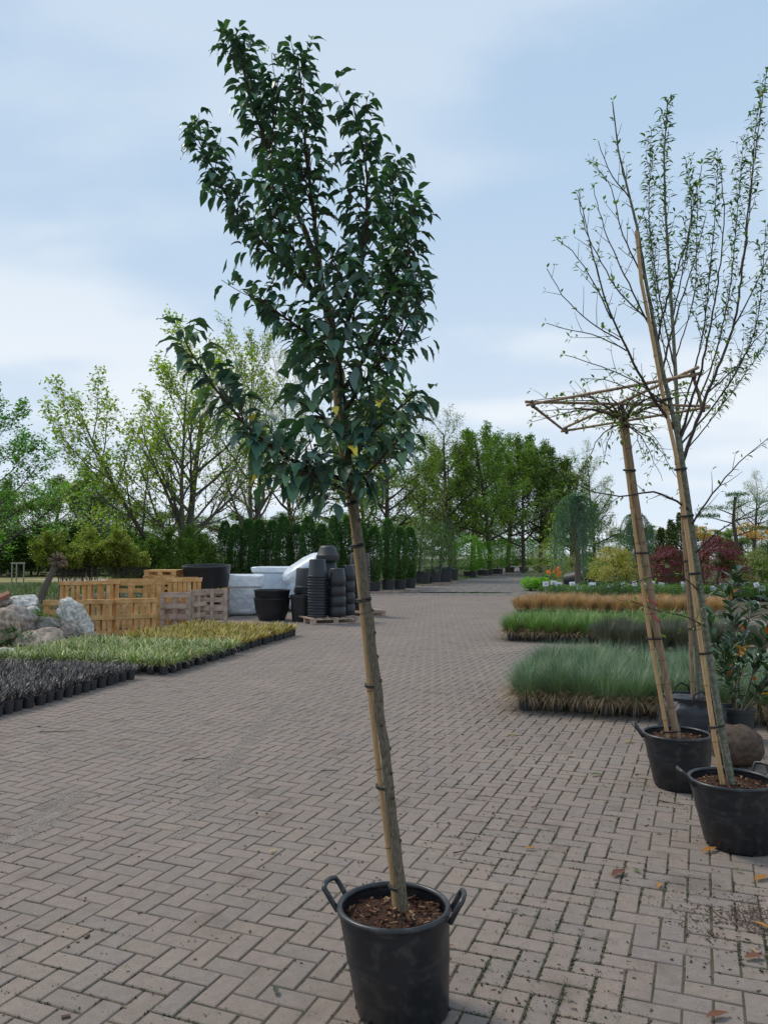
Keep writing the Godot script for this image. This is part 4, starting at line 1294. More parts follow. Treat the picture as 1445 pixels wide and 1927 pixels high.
	var o3 := part(b2, "film_wrap", lump(212, Vector3(0.56, 0.56, 0.5), 0.25, 0.045, 200.0, 0, [Color(0.74, 0.79, 0.84)], 30), M.film)
	o3.position = Vector3(0, 0.56, 0)
	var o4 := part(b2, "white_sheet", lump(213, Vector3(0.60, 0.09, 0.53), 0.25, 0.07, 220.0, 0, [Color(1, 1, 1)], 26), M.film)
	o4.position = Vector3(0, 1.14, 0)
	var b3 := thing("wrapped_bale", "tilted round bundle under white sheeting beside the stacked pots", "bale", Vector3(-2.25, 0, -21.9), 0.2)
	var o5 := part(b3, "film_wrap", lump(214, Vector3(0.52, 0.5, 0.5), 0.45, 0.05, 200.0, 0, [Color(0.74, 0.79, 0.84)], 30), M.film)
	o5.position = Vector3(0.1, 0.5, 0)
	var o6 := part(b3, "white_sheet", lump(215, Vector3(0.62, 0.30, 0.52), 0.6, 0.06, 210.0, 2, [Color(1, 1, 1)], 30), M.film)
	o6.position = Vector3(0.05, 1.12, 0)
	o6.rotation_degrees = Vector3(6, 0, 33)

func pot_stacks() -> void:
	# nested black bowls
	var bowl := thing("nested_bowl", "lower of two wide black bowls nested in front of the bales", "planter", Vector3(-2.68, 0.0, -19.0))
	var m := Mb.new()
	m.lathe(PackedVector2Array([Vector2(0, 0), Vector2(0.31, 0), Vector2(0.40, 0.26), Vector2(0.43, 0.50), Vector2(0.445, 0.51), Vector2(0.445, 0.535), Vector2(0.415, 0.535), Vector2(0.40, 0.48), Vector2(0.28, 0.03), Vector2(0, 0.03)]), 44, WHITE)
	part(bowl, "bowl_body", m.mesh(), M.black_pot)
	copy(bowl, "nested_bowl", Vector3(-2.68, 0.20, -19.0), 0.4, Vector3.ONE * 0.985, "upper of two wide black bowls nested in front of the bales")
	# inverted nested pots: rim below, base above
	var inv := func(rad: float, h: float, band: float, top: float) -> ArrayMesh:
		var q := Mb.new()
		q.lathe(PackedVector2Array([Vector2(rad * 0.93, 0.004), Vector2(rad - 0.008, 0.0), Vector2(rad, 0.008), Vector2(rad, band - 0.008), Vector2(rad - 0.008, band), Vector2(rad * 0.95, band + 0.003), Vector2(top, h - 0.012), Vector2(top - 0.012, h), Vector2(0, h)]), 36, WHITE)
		return q.mesh()
	flat_pallet(Vector3(-1.28, 0, -18.35), 0.42, 1.2, 1.0, "pallet carrying the stacked black pots at the paving edge")
	flat_pallet(Vector3(-0.62, 0, -20.4), 0.35, 1.1, 0.9, "second pallet behind, carrying the tallest pot stack")
	var defs := [
		[Vector3(-1.52, 0.146, -18.1), 0.225, 0.42, 0.046, 0.185, 0.064, 15, "ribbed upside-down black pot in the front stack on the pallet", "ribbed front pot stack", 0.0],
		[Vector3(-1.08, 0.146, -18.2), 0.205, 0.40, 0.20, 0.165, 0.235, 4, "deep-banded upside-down black pot in the stack beside the ribbed one", "deep-banded pot stack", 0.0],
		[Vector3(-0.86, 0.146, -18.75), 0.175, 0.36, 0.215, 0.13, 0.27, 4, "narrow upside-down black pot in the slim stack at the pallet's far corner", "slim pot stack", 0.0],
		[Vector3(-0.62, 0.146, -20.4), 0.27, 0.36, 0.05, 0.24, 0.085, 14, "wide upside-down black pot in the tallest stack on the rear pallet", "tallest pot stack", 0.0],
		[Vector3(-1.34, 0.146, -18.8), 0.25, 0.45, 0.24, 0.20, 0.27, 4, "broad upside-down black pot in the rear stack topped by a crown pot", "broad rear pot stack", 0.0]]
	for d in defs:
		var first: Node3D = null
		for i in d[6]:
			var at: Vector3 = d[0] + Vector3(0, i * d[5], 0)
			if i == 0:
				first = thing("stacked_pot", d[7], "plant pot", at, 0, d[8])
				part(first, "pot_body", inv.call(d[1], d[2], d[3], d[4]), M.black_pot)
			else:
				copy(first, "stacked_pot", at + Vector3(sin(i * 2.1) * 0.003, 0, cos(i * 1.7) * 0.003), i * 0.3)
	# odd pot set on top of the rear stack, right way up under a domed one
	var o := thing("stacked_pot", "domed black pot crowning the broad rear stack", "plant pot", Vector3(-1.34, 1.42, -18.8))
	var q := Mb.new()
	q.lathe(PackedVector2Array([Vector2(0.2, 0.0), Vector2(0.265, 0.002), Vector2(0.275, 0.02), Vector2(0.27, 0.13), Vector2(0.255, 0.14), Vector2(0.20, 0.30), Vector2(0.16, 0.35), Vector2(0.10, 0.36), Vector2(0, 0.36)]), 36, WHITE)
	part(o, "pot_body", q.mesh(), M.dull_pot)
	# big upright tubs left of the stacks
	for a in [[Vector3(-1.92, 0, -18.7), 0.30, "large black tub standing between the bowls and the ribbed stack", 0.62], [Vector3(-1.86, 0.0, -19.5), 0.36, "tall dark tub behind the pot pallet with an inverted tub on it", 0.72]]:
		var t := thing("black_tub", a[2], "planter", a[0])
		part(t, "tub_body", plain_pot(a[1], a[1] * 0.8, a[3], 36), M.black_pot)
	var t2 := thing("black_tub", "upside-down grey-black tub resting on the tall dark tub", "planter", Vector3(-1.86, 0.72, -19.5))
	part(t2, "tub_body", inv.call(0.34, 0.52, 0.08, 0.30), M.dull_pot)

# a tuft of grass: upright blades, optional dry thatch hanging at the foot
func tuft(seed_: int, n: int, h: float, foot: float, lean: float, bend: float, w: float, cols: Array, thatch := 0, thatch_cols := []) -> ArrayMesh:
	rng.seed = seed_
	var m := Mb.new()
	var own := r(0.82, 1.2)
	for i in n:
		var a := r(0, TAU)
		var out := Vector3(cos(a), 0, sin(a))
		m.blade(out * foot * sqrt(rng.randf()), Vector3.RIGHT.rotated(Vector3.UP, a + r(-0.5, 0.5)) if false else (out + Vector3(r(-0.4, 0.4), 0, r(-0.4, 0.4))).normalized(), h * r(0.7, 1.08), w * r(0.7, 1.3), r(0.0, lean), bend * r(0.4, 1.3), vary(cols[rng.randi() % cols.size()] * own, 0.2), 4)
	for i in thatch:
		var a := r(0, TAU)
		var out := Vector3(cos(a), 0, sin(a))
		m.blade(out * foot * r(0.5, 1.0), out, h * r(0.35, 0.95), w, r(0.6, 1.4), r(1.2, 2.2), vary(thatch_cols[rng.randi() % thatch_cols.size()], 0.25), 4)
	return m.mesh()

func block(called: String, label: String, group: String, category: String, protos: Array, m: Material, pot: Mesh, pot_h: float, corner: Vector3, along: Vector3, back: Vector3, cols: int, rows: int, step: float, skip = null) -> void:
	var made := []
	for q in protos:
		var o := thing(called, label, category, Vector3.ZERO, 0, group)
		part(o, "pot", pot, M.dull_pot)
		var t := part(o, "foliage", q, m)
		t.position.y = pot_h
		made.append(o)
	var put := 0
	var rg := RandomNumberGenerator.new()
	rg.seed = hash(called)
	for j in rows:
		for i in cols:
			var p := corner + along * (i * step) + back * (j * step) + Vector3(rg.randf_range(-0.11, 0.11), 0, rg.randf_range(-0.11, 0.11)) * step
			var s := rg.randf_range(0.8, 1.18)
			var s2 := rg.randf_range(0.85, 1.15)
			var k := rg.randi() % made.size()
			var turn := rg.randf_range(0, TAU)
			if skip != null and skip.call(p, i, j):
				continue
			if put < made.size():
				made[put].position = p
				made[put].rotation.y = turn
			else:
				var o := copy(made[k], called, p, turn)
				var fo: Node3D = o.get_child(1)
				fo.scale = Vector3(s2, s, s2)
				fo.rotation = Vector3(rg.randf_range(-0.12, 0.12), 0, rg.randf_range(-0.12, 0.12))
			put += 1

func grass_blocks() -> void:
	var small := plain_pot(0.062, 0.05, 0.115, 14)
	var mid := plain_pot(0.10, 0.075, 0.15, 16)
	var road := Vector3(0.236, 0, -1).normalized()
	var left := Vector3(-1, 0, -0.236).normalized()
	# left: black mondo grass, variegated sedge, yellow-bronze plants
	var black := [Color(0.020, 0.018, 0.023), Color(0.032, 0.029, 0.034), Color(0.012, 0.012, 0.015), Color(0.045, 0.042, 0.045)]
	var pr := []
	for k in 6:
		pr.append(tuft(400 + k, 95, 0.15, 0.055, 1.05, 1.5, 0.007, black + [Color(0.11, 0.095, 0.08)], 10, [Color(0.13, 0.11, 0.09), Color(0.05, 0.045, 0.045)]))
	block("black_mondo_grass", "black mondo grass in a small black pot, in the dark block", "block of black mondo grass", "grass", pr, M.mondo, small, 0.11, Vector3(-3.95, 0, -6.75), road, left, 22, 12, 0.158)
	var vari := [Color(0.125, 0.195, 0.035), Color(0.085, 0.15, 0.026), Color(0.10, 0.17, 0.03), Color(0.12, 0.18, 0.035), Color(0.40, 0.37, 0.18), Color(0.46, 0.42, 0.24)]
	pr = []
	for k in 6:
		pr.append(tuft(420 + k, 80, 0.235, 0.06, 0.85, 2.0, 0.0115, vari, 16, [Color(0.40, 0.36, 0.22), Color(0.25, 0.2, 0.12)]))
	block("variegated_sedge", "cream and green striped sedge in a small pot, in the pale block", "block of variegated sedge", "grass", pr, M.grass, small, 0.11, Vector3(-2.86, 0, -10.35), road, left, 12, 14, 0.195, func(p, i, j): return p.x < -6.0 and p.z < -11.0)
	var brz := [Color(0.38, 0.28, 0.065), Color(0.27, 0.18, 0.05), Color(0.15, 0.10, 0.045), Color(0.44, 0.34, 0.10), Color(0.2, 0.2, 0.05)]
	pr = []
	for k in 5:
		pr.append(tuft(440 + k, 50, 0.19, 0.05, 0.9, 0.8, 0.022, brz))
	block("bronze_perennial", "yellow-bronze low perennial in a small pot beside the pallets", "block of bronze perennials", "plant", pr, M.grass, small, 0.11, Vector3(-2.36, 0, -12.72), road, left, 15, 12, 0.19, func(p, i, j): return p.z < -15.1 and p.x < -4.2)
	# right: blue fescue, green sedge, dark herbs, brown sedge
	var along := Vector3(0.945, 0, 0.327)
	var back := Vector3(0.327, 0, -0.945)
	var blue := [Color(0.13, 0.192, 0.112), Color(0.16, 0.222, 0.138), Color(0.11, 0.163, 0.085), Color(0.19, 0.24, 0.15)]
	var hay := [Color(0.27, 0.19, 0.105), Color(0.20, 0.14, 0.075), Color(0.33, 0.25, 0.15), Color(0.12, 0.085, 0.05)]
	pr = []
	for k in 6:
		pr.append(tuft(460 + k, 560, 0.39, 0.12, 0.95, 0.7, 0.0042, blue, 620, hay))
	block("blue_fescue", "blue-green fescue tuft with dry straw at its foot", "block of blue fescue", "grass", pr, M.grass, mid, 0.13, Vector3(1.46, 0, -8.05), along, back, 12, 9, 0.262)
	var lime := [Color(0.125, 0.205, 0.05), Color(0.155, 0.24, 0.06), Color(0.095, 0.165, 0.04), Color(0.19, 0.26, 0.085)]
	pr = []
	for k in 5:
		pr.append(tuft(480 + k, 300, 0.42, 0.12, 0.75, 1.1, 0.008, lime, 240, hay))
	block("green_sedge", "fresh green sedge tuft in the block behind the fescue", "block of green sedge", "grass", pr, M.grass, mid, 0.14, Vector3(2.35, 0, -14.5), along, back, 11, 6, 0.33)
	var dark := [Color(0.075, 0.085, 0.055), Color(0.10, 0.105, 0.075), Color(0.055, 0.07, 0.045), Color(0.12, 0.095, 0.08)]
	pr = []
	for k in 5:
		pr.append(tuft(500 + k, 420, 0.42, 0.12, 0.7, 0.4, 0.006, dark))
	block("grey_herb", "dusky grey-green twiggy herb in the low dark block", "block of grey herbs", "plant", pr, M.grass, mid, 0.14, Vector3(3.45, 0, -12.35), along, back, 9, 5, 0.27)
	var brown := [Color(0.40, 0.245, 0.12), Color(0.46, 0.30, 0.16), Color(0.33, 0.19, 0.09)]
	pr = []
	for k in 5:
		pr.append(tuft(520 + k, 420, 0.40, 0.14, 0.7, 0.6, 0.010, brown))
	block("brown_sedge", "ginger brown sedge tuft in the straw-coloured block", "block of brown sedge", "grass", pr, M.grass, mid, 0.15, Vector3(3.55, 0, -20.6), along, back, 15, 6, 0.34, func(p, i, j): return p.x < 3.3 + (-p.z - 20.6) * 0.05)
	# a single dried tuft at the corner of the herbs
	var dt := thing("dried_tuft", "single dried pale tuft in a pot at the corner of the dark herbs", "grass", Vector3(3.023, 0, -11.621))
	part(dt, "pot", mid, M.dull_pot)
	var df := part(dt, "foliage", tuft(540, 160, 0.16, 0.09, 1.1, 0.8, 0.008, hay), M.grass)
	df.position.y = 0.14
	# low flowering plants with picture labels behind the brown sedge
	var low := func(u: float) -> float: return 0.36 * pow(sin(PI * clampf(0.12 + u * 0.8, 0, 1)), 0.6)
	pr = [leafy(560, 700, 0.42, low, 0.045, 0.085, [Color(0.06, 0.10, 0.035), Color(0.085, 0.13, 0.045), Color(0.045, 0.075, 0.03)], -0.02, 0.3), leafy(561, 700, 0.4, low, 0.045, 0.085, [Color(0.07, 0.115, 0.04), Color(0.10, 0.15, 0.05)], -0.02, 0.3)]
	block("label_plant", "low dark green bedding plant in the labelled rows", "rows of labelled plants", "plant", pr, M.leaf, mid, 0.14, Vector3(6.0, 0, -27.4), Vector3(1, 0, 0.1).normalized(), Vector3(0, 0, -1), 13, 3, 0.62)
	pr = [leafy(570, 700, 0.42, low, 0.06, 0.11, [Color(0.15, 0.26, 0.035), Color(0.20, 0.32, 0.045), Color(0.10, 0.2, 0.03)], -0.02, 0.3)]
	block("lime_plant", "bright lime green leafy plant at the road edge", "lime green plants at the road edge", "plant", pr, M.leaf, mid, 0.1, Vector3(6.337, 0, -34.52), Vector3(1, 0, 0.2).normalized(), Vector3(0.2, 0, -1).normalized(), 3, 2, 0.5)
	rng.seed = 580
	var first: Node3D = null
	var lm := Mb.new()
	lm.box(Vector3(0, 0.1, 0), Vector3(0.1, 0.085, 0.004), Basis(), Color(0.80, 0.80, 0.83))
	var pic := Mb.new()
	pic.box(Vector3(0.01, 0.10, 0.006), Vector3(0.05, 0.04, 0.0015), Basis(), Color(0.55, 0.42, 0.55))
	for i in 24:
		var at := Vector3(5.7 + i * 0.315 + r(-0.22, 0.22), 0.40 + r(-0.08, 0.08), -27.3 - r(0.0, 1.4) + i * 0.03)
		if i == 0:
			first = thing("plant_label", "white printed plant label standing among the low green plants", "label", at, 0, "white plant labels")
			part(first, "card", lm.mesh(), M.label)
			part(first, "printed_picture", pic.mesh(), M.label)
			part(first, "stake", stem(PackedVector3Array([Vector3(0, -0.42, -0.006), Vector3(0, 0.1, -0.006)]), 0.006, 0.006, 5, Color(0.6, 0.6, 0.6)), M.label)
		else:
			var o := copy(first, "plant_label", at)
			o.rotation = Vector3(r(-0.5, 0.0), r(-0.5, 0.5), r(-0.25, 0.25))

# leaves kept as a list, then built: up to `single` of them as parts of their own under the crown, the rest joined
func build_leaves(crown_of: Node3D, leaves: Array, single: int, m: Material) -> void:
	leaves.sort_custom(func(p, q): return p[3] * (1.0 + p[0].z * 0.05) > q[3] * (1.0 + q[0].z * 0.05))
	var rest := Mb.new()
	for i in range(mini(single, leaves.size()), leaves.size()):
		var q: Array = leaves[i]
		rest.leaf(q[0], q[1], q[2], q[3], q[4], q[5], q[6], q[7], q[8])
	var cr: MeshInstance3D = part(crown_of, "crown", rest.mesh(), m, "stuff")
	for i in mini(single, leaves.size()):
		var q: Array = leaves[i]
		var one := Mb.new()
		one.leaf(Vector3.ZERO, q[1], q[2], q[3], q[4], q[5], q[6], q[7], q[8])
		var o := part(cr, "leaf", one.mesh(), m)
		o.position = q[0]

# a bough through the points given, with side twigs and leaves
func bough(w: Mb, leaves: Array, pts: PackedVector3Array, r0: float, r1: float, col: Color, o: Dictionary) -> void:
	var c := Curve3D.new()
	for i in pts.size():
		var t := Vector3.ZERO
		if i > 0 and i < pts.size() - 1:
			t = (pts[i + 1] - pts[i - 1]) * 0.16
		c.add_point(pts[i], -t, t)
	var total := c.get_baked_length()
	var n := maxi(6, int(total / 0.05))
	var line := PackedVector3Array()
	var rads := PackedFloat32Array()
	for i in n + 1:
		var s := total * i / n
		line.append(c.sample_baked(s) + Vector3(r(-1, 1), 0, r(-1, 1)) * o.get("kink", 0.003))
		rads.append(lerpf(r0, r1, pow(float(i) / n, 0.8)))
	w.tube(line, rads, 7, col)
	var bare: float = o.get("bare", 0.2)
	# leaves straight on the bough
	var s := total * bare
	while s < total:
		var k := mini(int(s / total * n), n - 1)
		foliage(leaves, line[k].lerp(line[k + 1], rng.randf()), (line[k + 1] - line[k]).normalized(), s / total, o)
		s += o.gap * r(0.6, 1.4)
	for i in 3:
		foliage(leaves, line[n], (line[n] - line[n - 1]).normalized(), 1.0, o)
	# side twigs
	var tw: float = total * o.get("twig_from", bare)
	var az := r(0, TAU)
	while tw < total * 0.97:
		var k := mini(int(tw / total * n), n - 1)
		var d := (line[k + 1] - line[k]).normalized()
		az += 2.4 + r(-0.4, 0.4)
		var side := d.cross(Vector3.RIGHT if absf(d.x) < 0.8 else Vector3.FORWARD).normalized().rotated(d, az)
		var ang: float = o.get("twig_ang", 0.75) * r(0.7, 1.3)
		var td := (d * cos(ang) + side * sin(ang)).normalized()
		var tl: float = o.twig * r(0.5, 1.2) * lerpf(1.0, o.get("tipward", 0.45), tw / total)
		var tp := PackedVector3Array([line[k]])
		var tr := PackedFloat32Array([minf(rads[k] * 0.6, o.twig_r * 1.4)])
		var p := line[k]
		var m := maxi(3, int(tl / 0.035))
		for q in m:
			td = (td + Vector3.UP * (o.get("rise", 0.1)) + Vector3(r(-1, 1), r(-1, 1), r(-1, 1)) * o.get("wob", 0.1)).normalized()
			p += td * (tl / m)
			tp.append(p)
			tr.append(lerpf(tr[0], o.twig_r * 0.45, (q + 1.0) / m))
		w.tube(tp, tr, 5, col)
		var g := 0.02
		while g < tl:
			var e := mini(int(g / tl * m), m - 1)
			foliage(leaves, tp[e].lerp(tp[e + 1], rng.randf()), (tp[e + 1] - tp[e]).normalized(), tw / total, o)
			g += o.gap * r(0.6, 1.4)
		foliage(leaves, tp[m], td, tw / total, o)
		tw += o.twig_gap * r(0.6, 1.4)

func foliage(leaves: Array, p: Vector3, d: Vector3, t: float, o: Dictionary) -> void:
	if rng.randf() > o.get("chance", 1.0):
		return
	for k in o.get("cluster", 1):
		var side := d.cross(Vector3(r(-1, 1), r(-1, 1), r(-1, 1))).normalized()
		var out: Vector3 = (side * o.get("out", 0.9) + d * o.get("fwd", 0.45) + Vector3.UP * o.get("lift", 0.0)).normalized()
		var l: float = r(o.len[0], o.len[1])
		var at: Vector3 = p + out * o.get("stalk", 0.02) * r(0.6, 1.3)
		var up := Vector3(r(-0.35, 0.35), 1, r(-0.35, 0.35)).normalized()
		if absf(out.dot(up)) > 0.93:
			up = Vector3(1, 0.3, 0.2).normalized()
		leaves.append([at, out, up, l, l * o.ratio * r(0.85, 1.15), o.get("fold", 0.35) * r(0.5, 1.5), o.droop * r(0.5, 1.4), vary(o.cols[rng.randi() % o.cols.size()], 0.2), o.get("wave", 0.06) * r(-1, 1)])

func main_tree() -> void:
	rng.seed = 900
	var at := Vector3(0.065, 0, -2.78)
	var o := thing("potted_tree", "staked evergreen tree with glossy drooping leaves in a black handled pot", "potted tree", at)
	container(o, 0.197, 0.158, 0.355, Vector2(-0.09, 0.0), [PI + 0.35, 0.12], 901, 0.305)
	var b := func(list: Array) -> PackedVector3Array:
		var q := PackedVector3Array()
		for p in list:
			q.append(p - at)
		return q
	rng.seed = 902
	# trunk: a little crooked, with knots
	var tp: PackedVector3Array = b.call([Vector3(0.066, 0.345, -2.755), Vector3(0.052, 0.472, -2.755), Vector3(0.034, 0.615, -2.755), Vector3(0.017, 0.758, -2.755), Vector3(-0.001, 0.901, -2.755), Vector3(-0.023, 1.082, -2.755), Vector3(-0.043, 1.246, -2.755), Vector3(-0.06, 1.393, -2.755), Vector3(-0.077, 1.522, -2.755), Vector3(-0.09, 1.633, -2.755), Vector3(-0.111, 1.764, -2.755), Vector3(-0.126, 1.876, -2.755), Vector3(-0.14, 2.008, -2.76), Vector3(-0.155, 2.161, -2.765), Vector3(-0.175, 2.315, -2.77), Vector3(-0.21, 2.471, -2.775), Vector3(-0.249, 2.628, -2.78)])
	var w := Mb.new()
	var c := Curve3D.new()
	for p in tp:
		c.add_point(p)
	var total := c.get_baked_length()
	var line := PackedVector3Array()
	var rads := PackedFloat32Array()
	for i in 141:
		var s := total * i / 140.0
		line.append(c.sample_baked(s, true) + Vector3(noise.get_noise_1d(s * 420.0), 0, noise.get_noise_1d(s * 420.0 + 900.0)) * 0.006)
		var k := i / 140.0
		rads.append((lerpf(0.0185, 0.0155, k / 0.65) if k < 0.65 else lerpf(0.0155, 0.0105, (k - 0.65) / 0.35)) * (1.0 + 0.09 * noise.get_noise_1d(s * 900.0)))
	w.tube(line, rads, 18, WHITE)
	var tr := part(o, "trunk", w.mesh(), M.bark)
	for i in 13:
		var k := 14 + i * 6 + (i * 7) % 4
		var kn := Mb.new()
		var d := Vector3(r(-0.2, 1.0), r(-0.1, 0.3), r(0.0, 0.9)).normalized()
		if i % 3 == 0:
			d = Vector3(r(0.7, 1), 0.1, r(-0.2, 0.3)).normalized()
		var e := line[k] + d * rads[k]
		kn.tube(PackedVector3Array([e - d * 0.006, e + d * 0.002, e + d * 0.0045]), PackedFloat32Array([0.010, 0.0065, 0.0035]), 9, Color(0.8, 0.75, 0.7))
		kn.tube(PackedVector3Array([e + d * 0.003, e + d * 0.0052]), PackedFloat32Array([0.0025, 0.0022]), 8, Color(0.15, 0.12, 0.1))
		part(tr, "knot", kn.mesh(), M.bark)
	# bamboo stake tied to its left
	var sp: PackedVector3Array = b.call([Vector3(0.039, 0.342, -2.79), Vector3(0.027, 0.459, -2.79), Vector3(-0.012, 0.748, -2.79), Vector3(-0.047, 1.058, -2.79), Vector3(-0.08, 1.391, -2.79), Vector3(-0.108, 1.653, -2.79), Vector3(-0.147, 1.881, -2.795), Vector3(-0.196, 2.323, -2.8), Vector3(-0.248, 2.734, -2.8)])
	part(o, "bamboo_stake", bamboo(sp, 0.0102, 0.27), M.bamboo)
	for y in [[1655, 0.995], [1473, 1], [1287, 1], [1128, 1], [1026, 1], [946, 1]]:
		# find both stems at that level and wind the tie round them
		var q: Vector3 = b.call([Vector3(0, 0, 0)])[0]
		var hgt: float = 1.55 - (y[0] - 1045.0) / 1484.0 * 2.76
		var a1 := c.sample_baked(c.get_closest_offset(Vector3(lerpf(tp[0].x, tp[11].x, (hgt - 0.3) / 1.6), hgt, 0.02)))
		var cs := Curve3D.new()
		for p in sp:
			cs.add_point(p)
		var a2 := cs.sample_baked(cs.get_closest_offset(a1))
		var mid := (a1 + a2) * 0.5
		var wide := (a1 - a2)
		var half := wide.length() * 0.5 + 0.016
		part(o, "tie", strap(mid, (tp[8] - tp[2]).normalized(), wide.normalized(), half, 0.0205), M.black_strap)
	# boughs
	var bark := Color(0.075, 0.048, 0.038)
	var green := [Color(0.027, 0.060, 0.036), Color(0.036, 0.074, 0.040), Color(0.020, 0.046, 0.031), Color(0.048, 0.088, 0.042), Color(0.030, 0.056, 0.041), Color(0.040, 0.066, 0.048)]
	var leaves := []
	var big := {"gap": 0.0145, "twig": 0.19, "twig_gap": 0.042, "twig_r": 0.0024, "len": [0.058, 0.096], "ratio": 0.44, "droop": 1.0, "cols": green, "stalk": 0.022, "bare": 0.16, "lift": 0.12, "fwd": 0.35, "fold": 0.42, "wave": 0.16, "twig_ang": 0.7, "rise": 0.12}
	var sm := big.duplicate(); sm.len = [0.044, 0.070]; sm.gap = 0.0105; sm.twig = 0.13; sm.twig_gap = 0.026; sm.bare = 0.24; sm.droop = 1.15; sm.tipward = 0.85
	var boughs := [
		[[Vector3(-0.249, 2.628, -2.78), Vector3(-0.345, 2.861, -2.82), Vector3(-0.443, 3.088, -2.85), Vector3(-0.522, 3.341, -2.88), Vector3(-0.562, 3.537, -2.9)], 0.012, sm],
		[[Vector3(-0.226, 2.529, -2.775), Vector3(-0.245, 2.74, -2.68), Vector3(-0.268, 2.938, -2.66), Vector3(-0.284, 3.122, -2.65), Vector3(-0.301, 3.296, -2.66)], 0.010, sm],
		[[Vector3(-0.167, 2.239, -2.77), Vector3(-0.099, 2.433, -2.66), Vector3(-0.058, 2.649, -2.6), Vector3(-0.058, 2.841, -2.58), Vector3(-0.083, 2.97, -2.58), Vector3(-0.105, 3.062, -2.58)], 0.010, sm],
		[[Vector3(-0.151, 2.112, -2.76), Vector3(-0.033, 2.307, -2.74), Vector3(0.061, 2.459, -2.74), Vector3(0.086, 2.616, -2.75), Vector3(0.098, 2.804, -2.76)], 0.010, sm],
		[[Vector3(-0.199, 2.432, -2.775), Vector3(-0.351, 2.616, -2.88), Vector3(-0.526, 2.799, -2.93), Vector3(-0.635, 2.989, -2.96), Vector3(-0.745, 3.215, -2.98)], 0.009, sm],
		[[Vector3(-0.167, 2.267, -2.77), Vector3(-0.284, 2.339, -2.72), Vector3(-0.396, 2.415, -2.72), Vector3(-0.493, 2.482, -2.74)], 0.007, sm],
		[[Vector3(-0.126, 1.81, -2.755), Vector3(-0.295, 1.863, -2.68), Vector3(-0.428, 1.949, -2.62), Vector3(-0.54, 2.076, -2.58), Vector3(-0.624, 2.195, -2.56), Vector3(-0.669, 2.293, -2.56)], 0.0095, big],
		[[Vector3(-0.128, 1.904, -2.755), Vector3(-0.032, 1.974, -2.66), Vector3(0.035, 2.028, -2.62), Vector3(0.105, 2.085, -2.6)], 0.008, big],
		[[Vector3(-0.143, 2.056, -2.76), Vector3(-0.04, 2.165, -2.62), Vector3(0.045, 2.254, -2.56), Vector3(0.104, 2.355, -2.56), Vector3(0.133, 2.447, -2.57)], 0.009, sm],
		[[Vector3(-0.122, 1.839, -2.755), Vector3(-0.058, 1.821, -2.62), Vector3(0.01, 1.884, -2.56), Vector3(0.073, 1.951, -2.54)], 0.007, big],
		[[Vector3(-0.12, 1.773, -2.755), Vector3(-0.188, 1.801, -2.66), Vector3(-0.267, 1.824, -2.62), Vector3(-0.357, 1.872, -2.6)], 0.006, big],
		[[Vector3(-0.191, 2.393, -2.775), Vector3(-0.288, 2.535, -2.66), Vector3(-0.357, 2.695, -2.6), Vector3(-0.388, 2.878, -2.58)], 0.008, sm],
		[[Vector3(-0.136, 1.971, -2.76), Vector3(-0.209, 2.021, -2.62), Vector3(-0.292, 2.059, -2.56)], 0.006, big],
		[[Vector3(-0.065, 2.272, -2.75), Vector3(0.038, 2.575, -2.85), Vector3(0.031, 2.817, -2.9), Vector3(0.039, 3.053, -2.92)], 0.008, sm],
		[[Vector3(-0.136, 1.952, -2.76), Vector3(-0.064, 2.071, -2.9), Vector3(-0.005, 2.168, -2.98)], 0.006, big],
		[[Vector3(-0.155, 2.142, -2.765), Vector3(-0.262, 2.271, -2.9), Vector3(-0.331, 2.373, -2.98)], 0.006, big],
		[[Vector3(-0.155, 2.152, -2.765), Vector3(-0.146, 2.178, -2.6), Vector3(-0.175, 2.241, -2.5)], 0.006, big],
		[[Vector3(-0.171, 2.296, -2.77), Vector3(-0.093, 2.322, -2.6), Vector3(-0.143, 2.456, -2.52), Vector3(-0.176, 2.537, -2.5)], 0.006, big],
		[[Vector3(-0.429, 3.047, -2.85), Vector3(-0.393, 3.151, -2.8), Vector3(-0.388, 3.279, -2.78)], 0.004, sm],
		[[Vector3(-0.116, 1.754, -2.755), Vector3(-0.169, 1.741, -2.7), Vector3(-0.207, 1.743, -2.68)], 0.004, big]]
	for q in boughs:
		var bw := Mb.new()
		bough(bw, leaves, b.call(q[0]), q[1], 0.0022, bark, q[2])
		part(tr, "bough", bw.mesh(), M.twig)
	for i in range(0, leaves.size(), 61):
		leaves[i][7] = vary(Color(0.25, 0.22, 0.03), 0.2) if i % 122 == 0 and leaves[i][0].y < 2.4 else Color(0.05, 0.10, 0.035)
	build_leaves(o, leaves, 300, M.pear_leaf)

func relative(list: Array, at: Vector3) -> PackedVector3Array:
	var q := PackedVector3Array()
	for p in list:
		q.append(p - at)
	return q

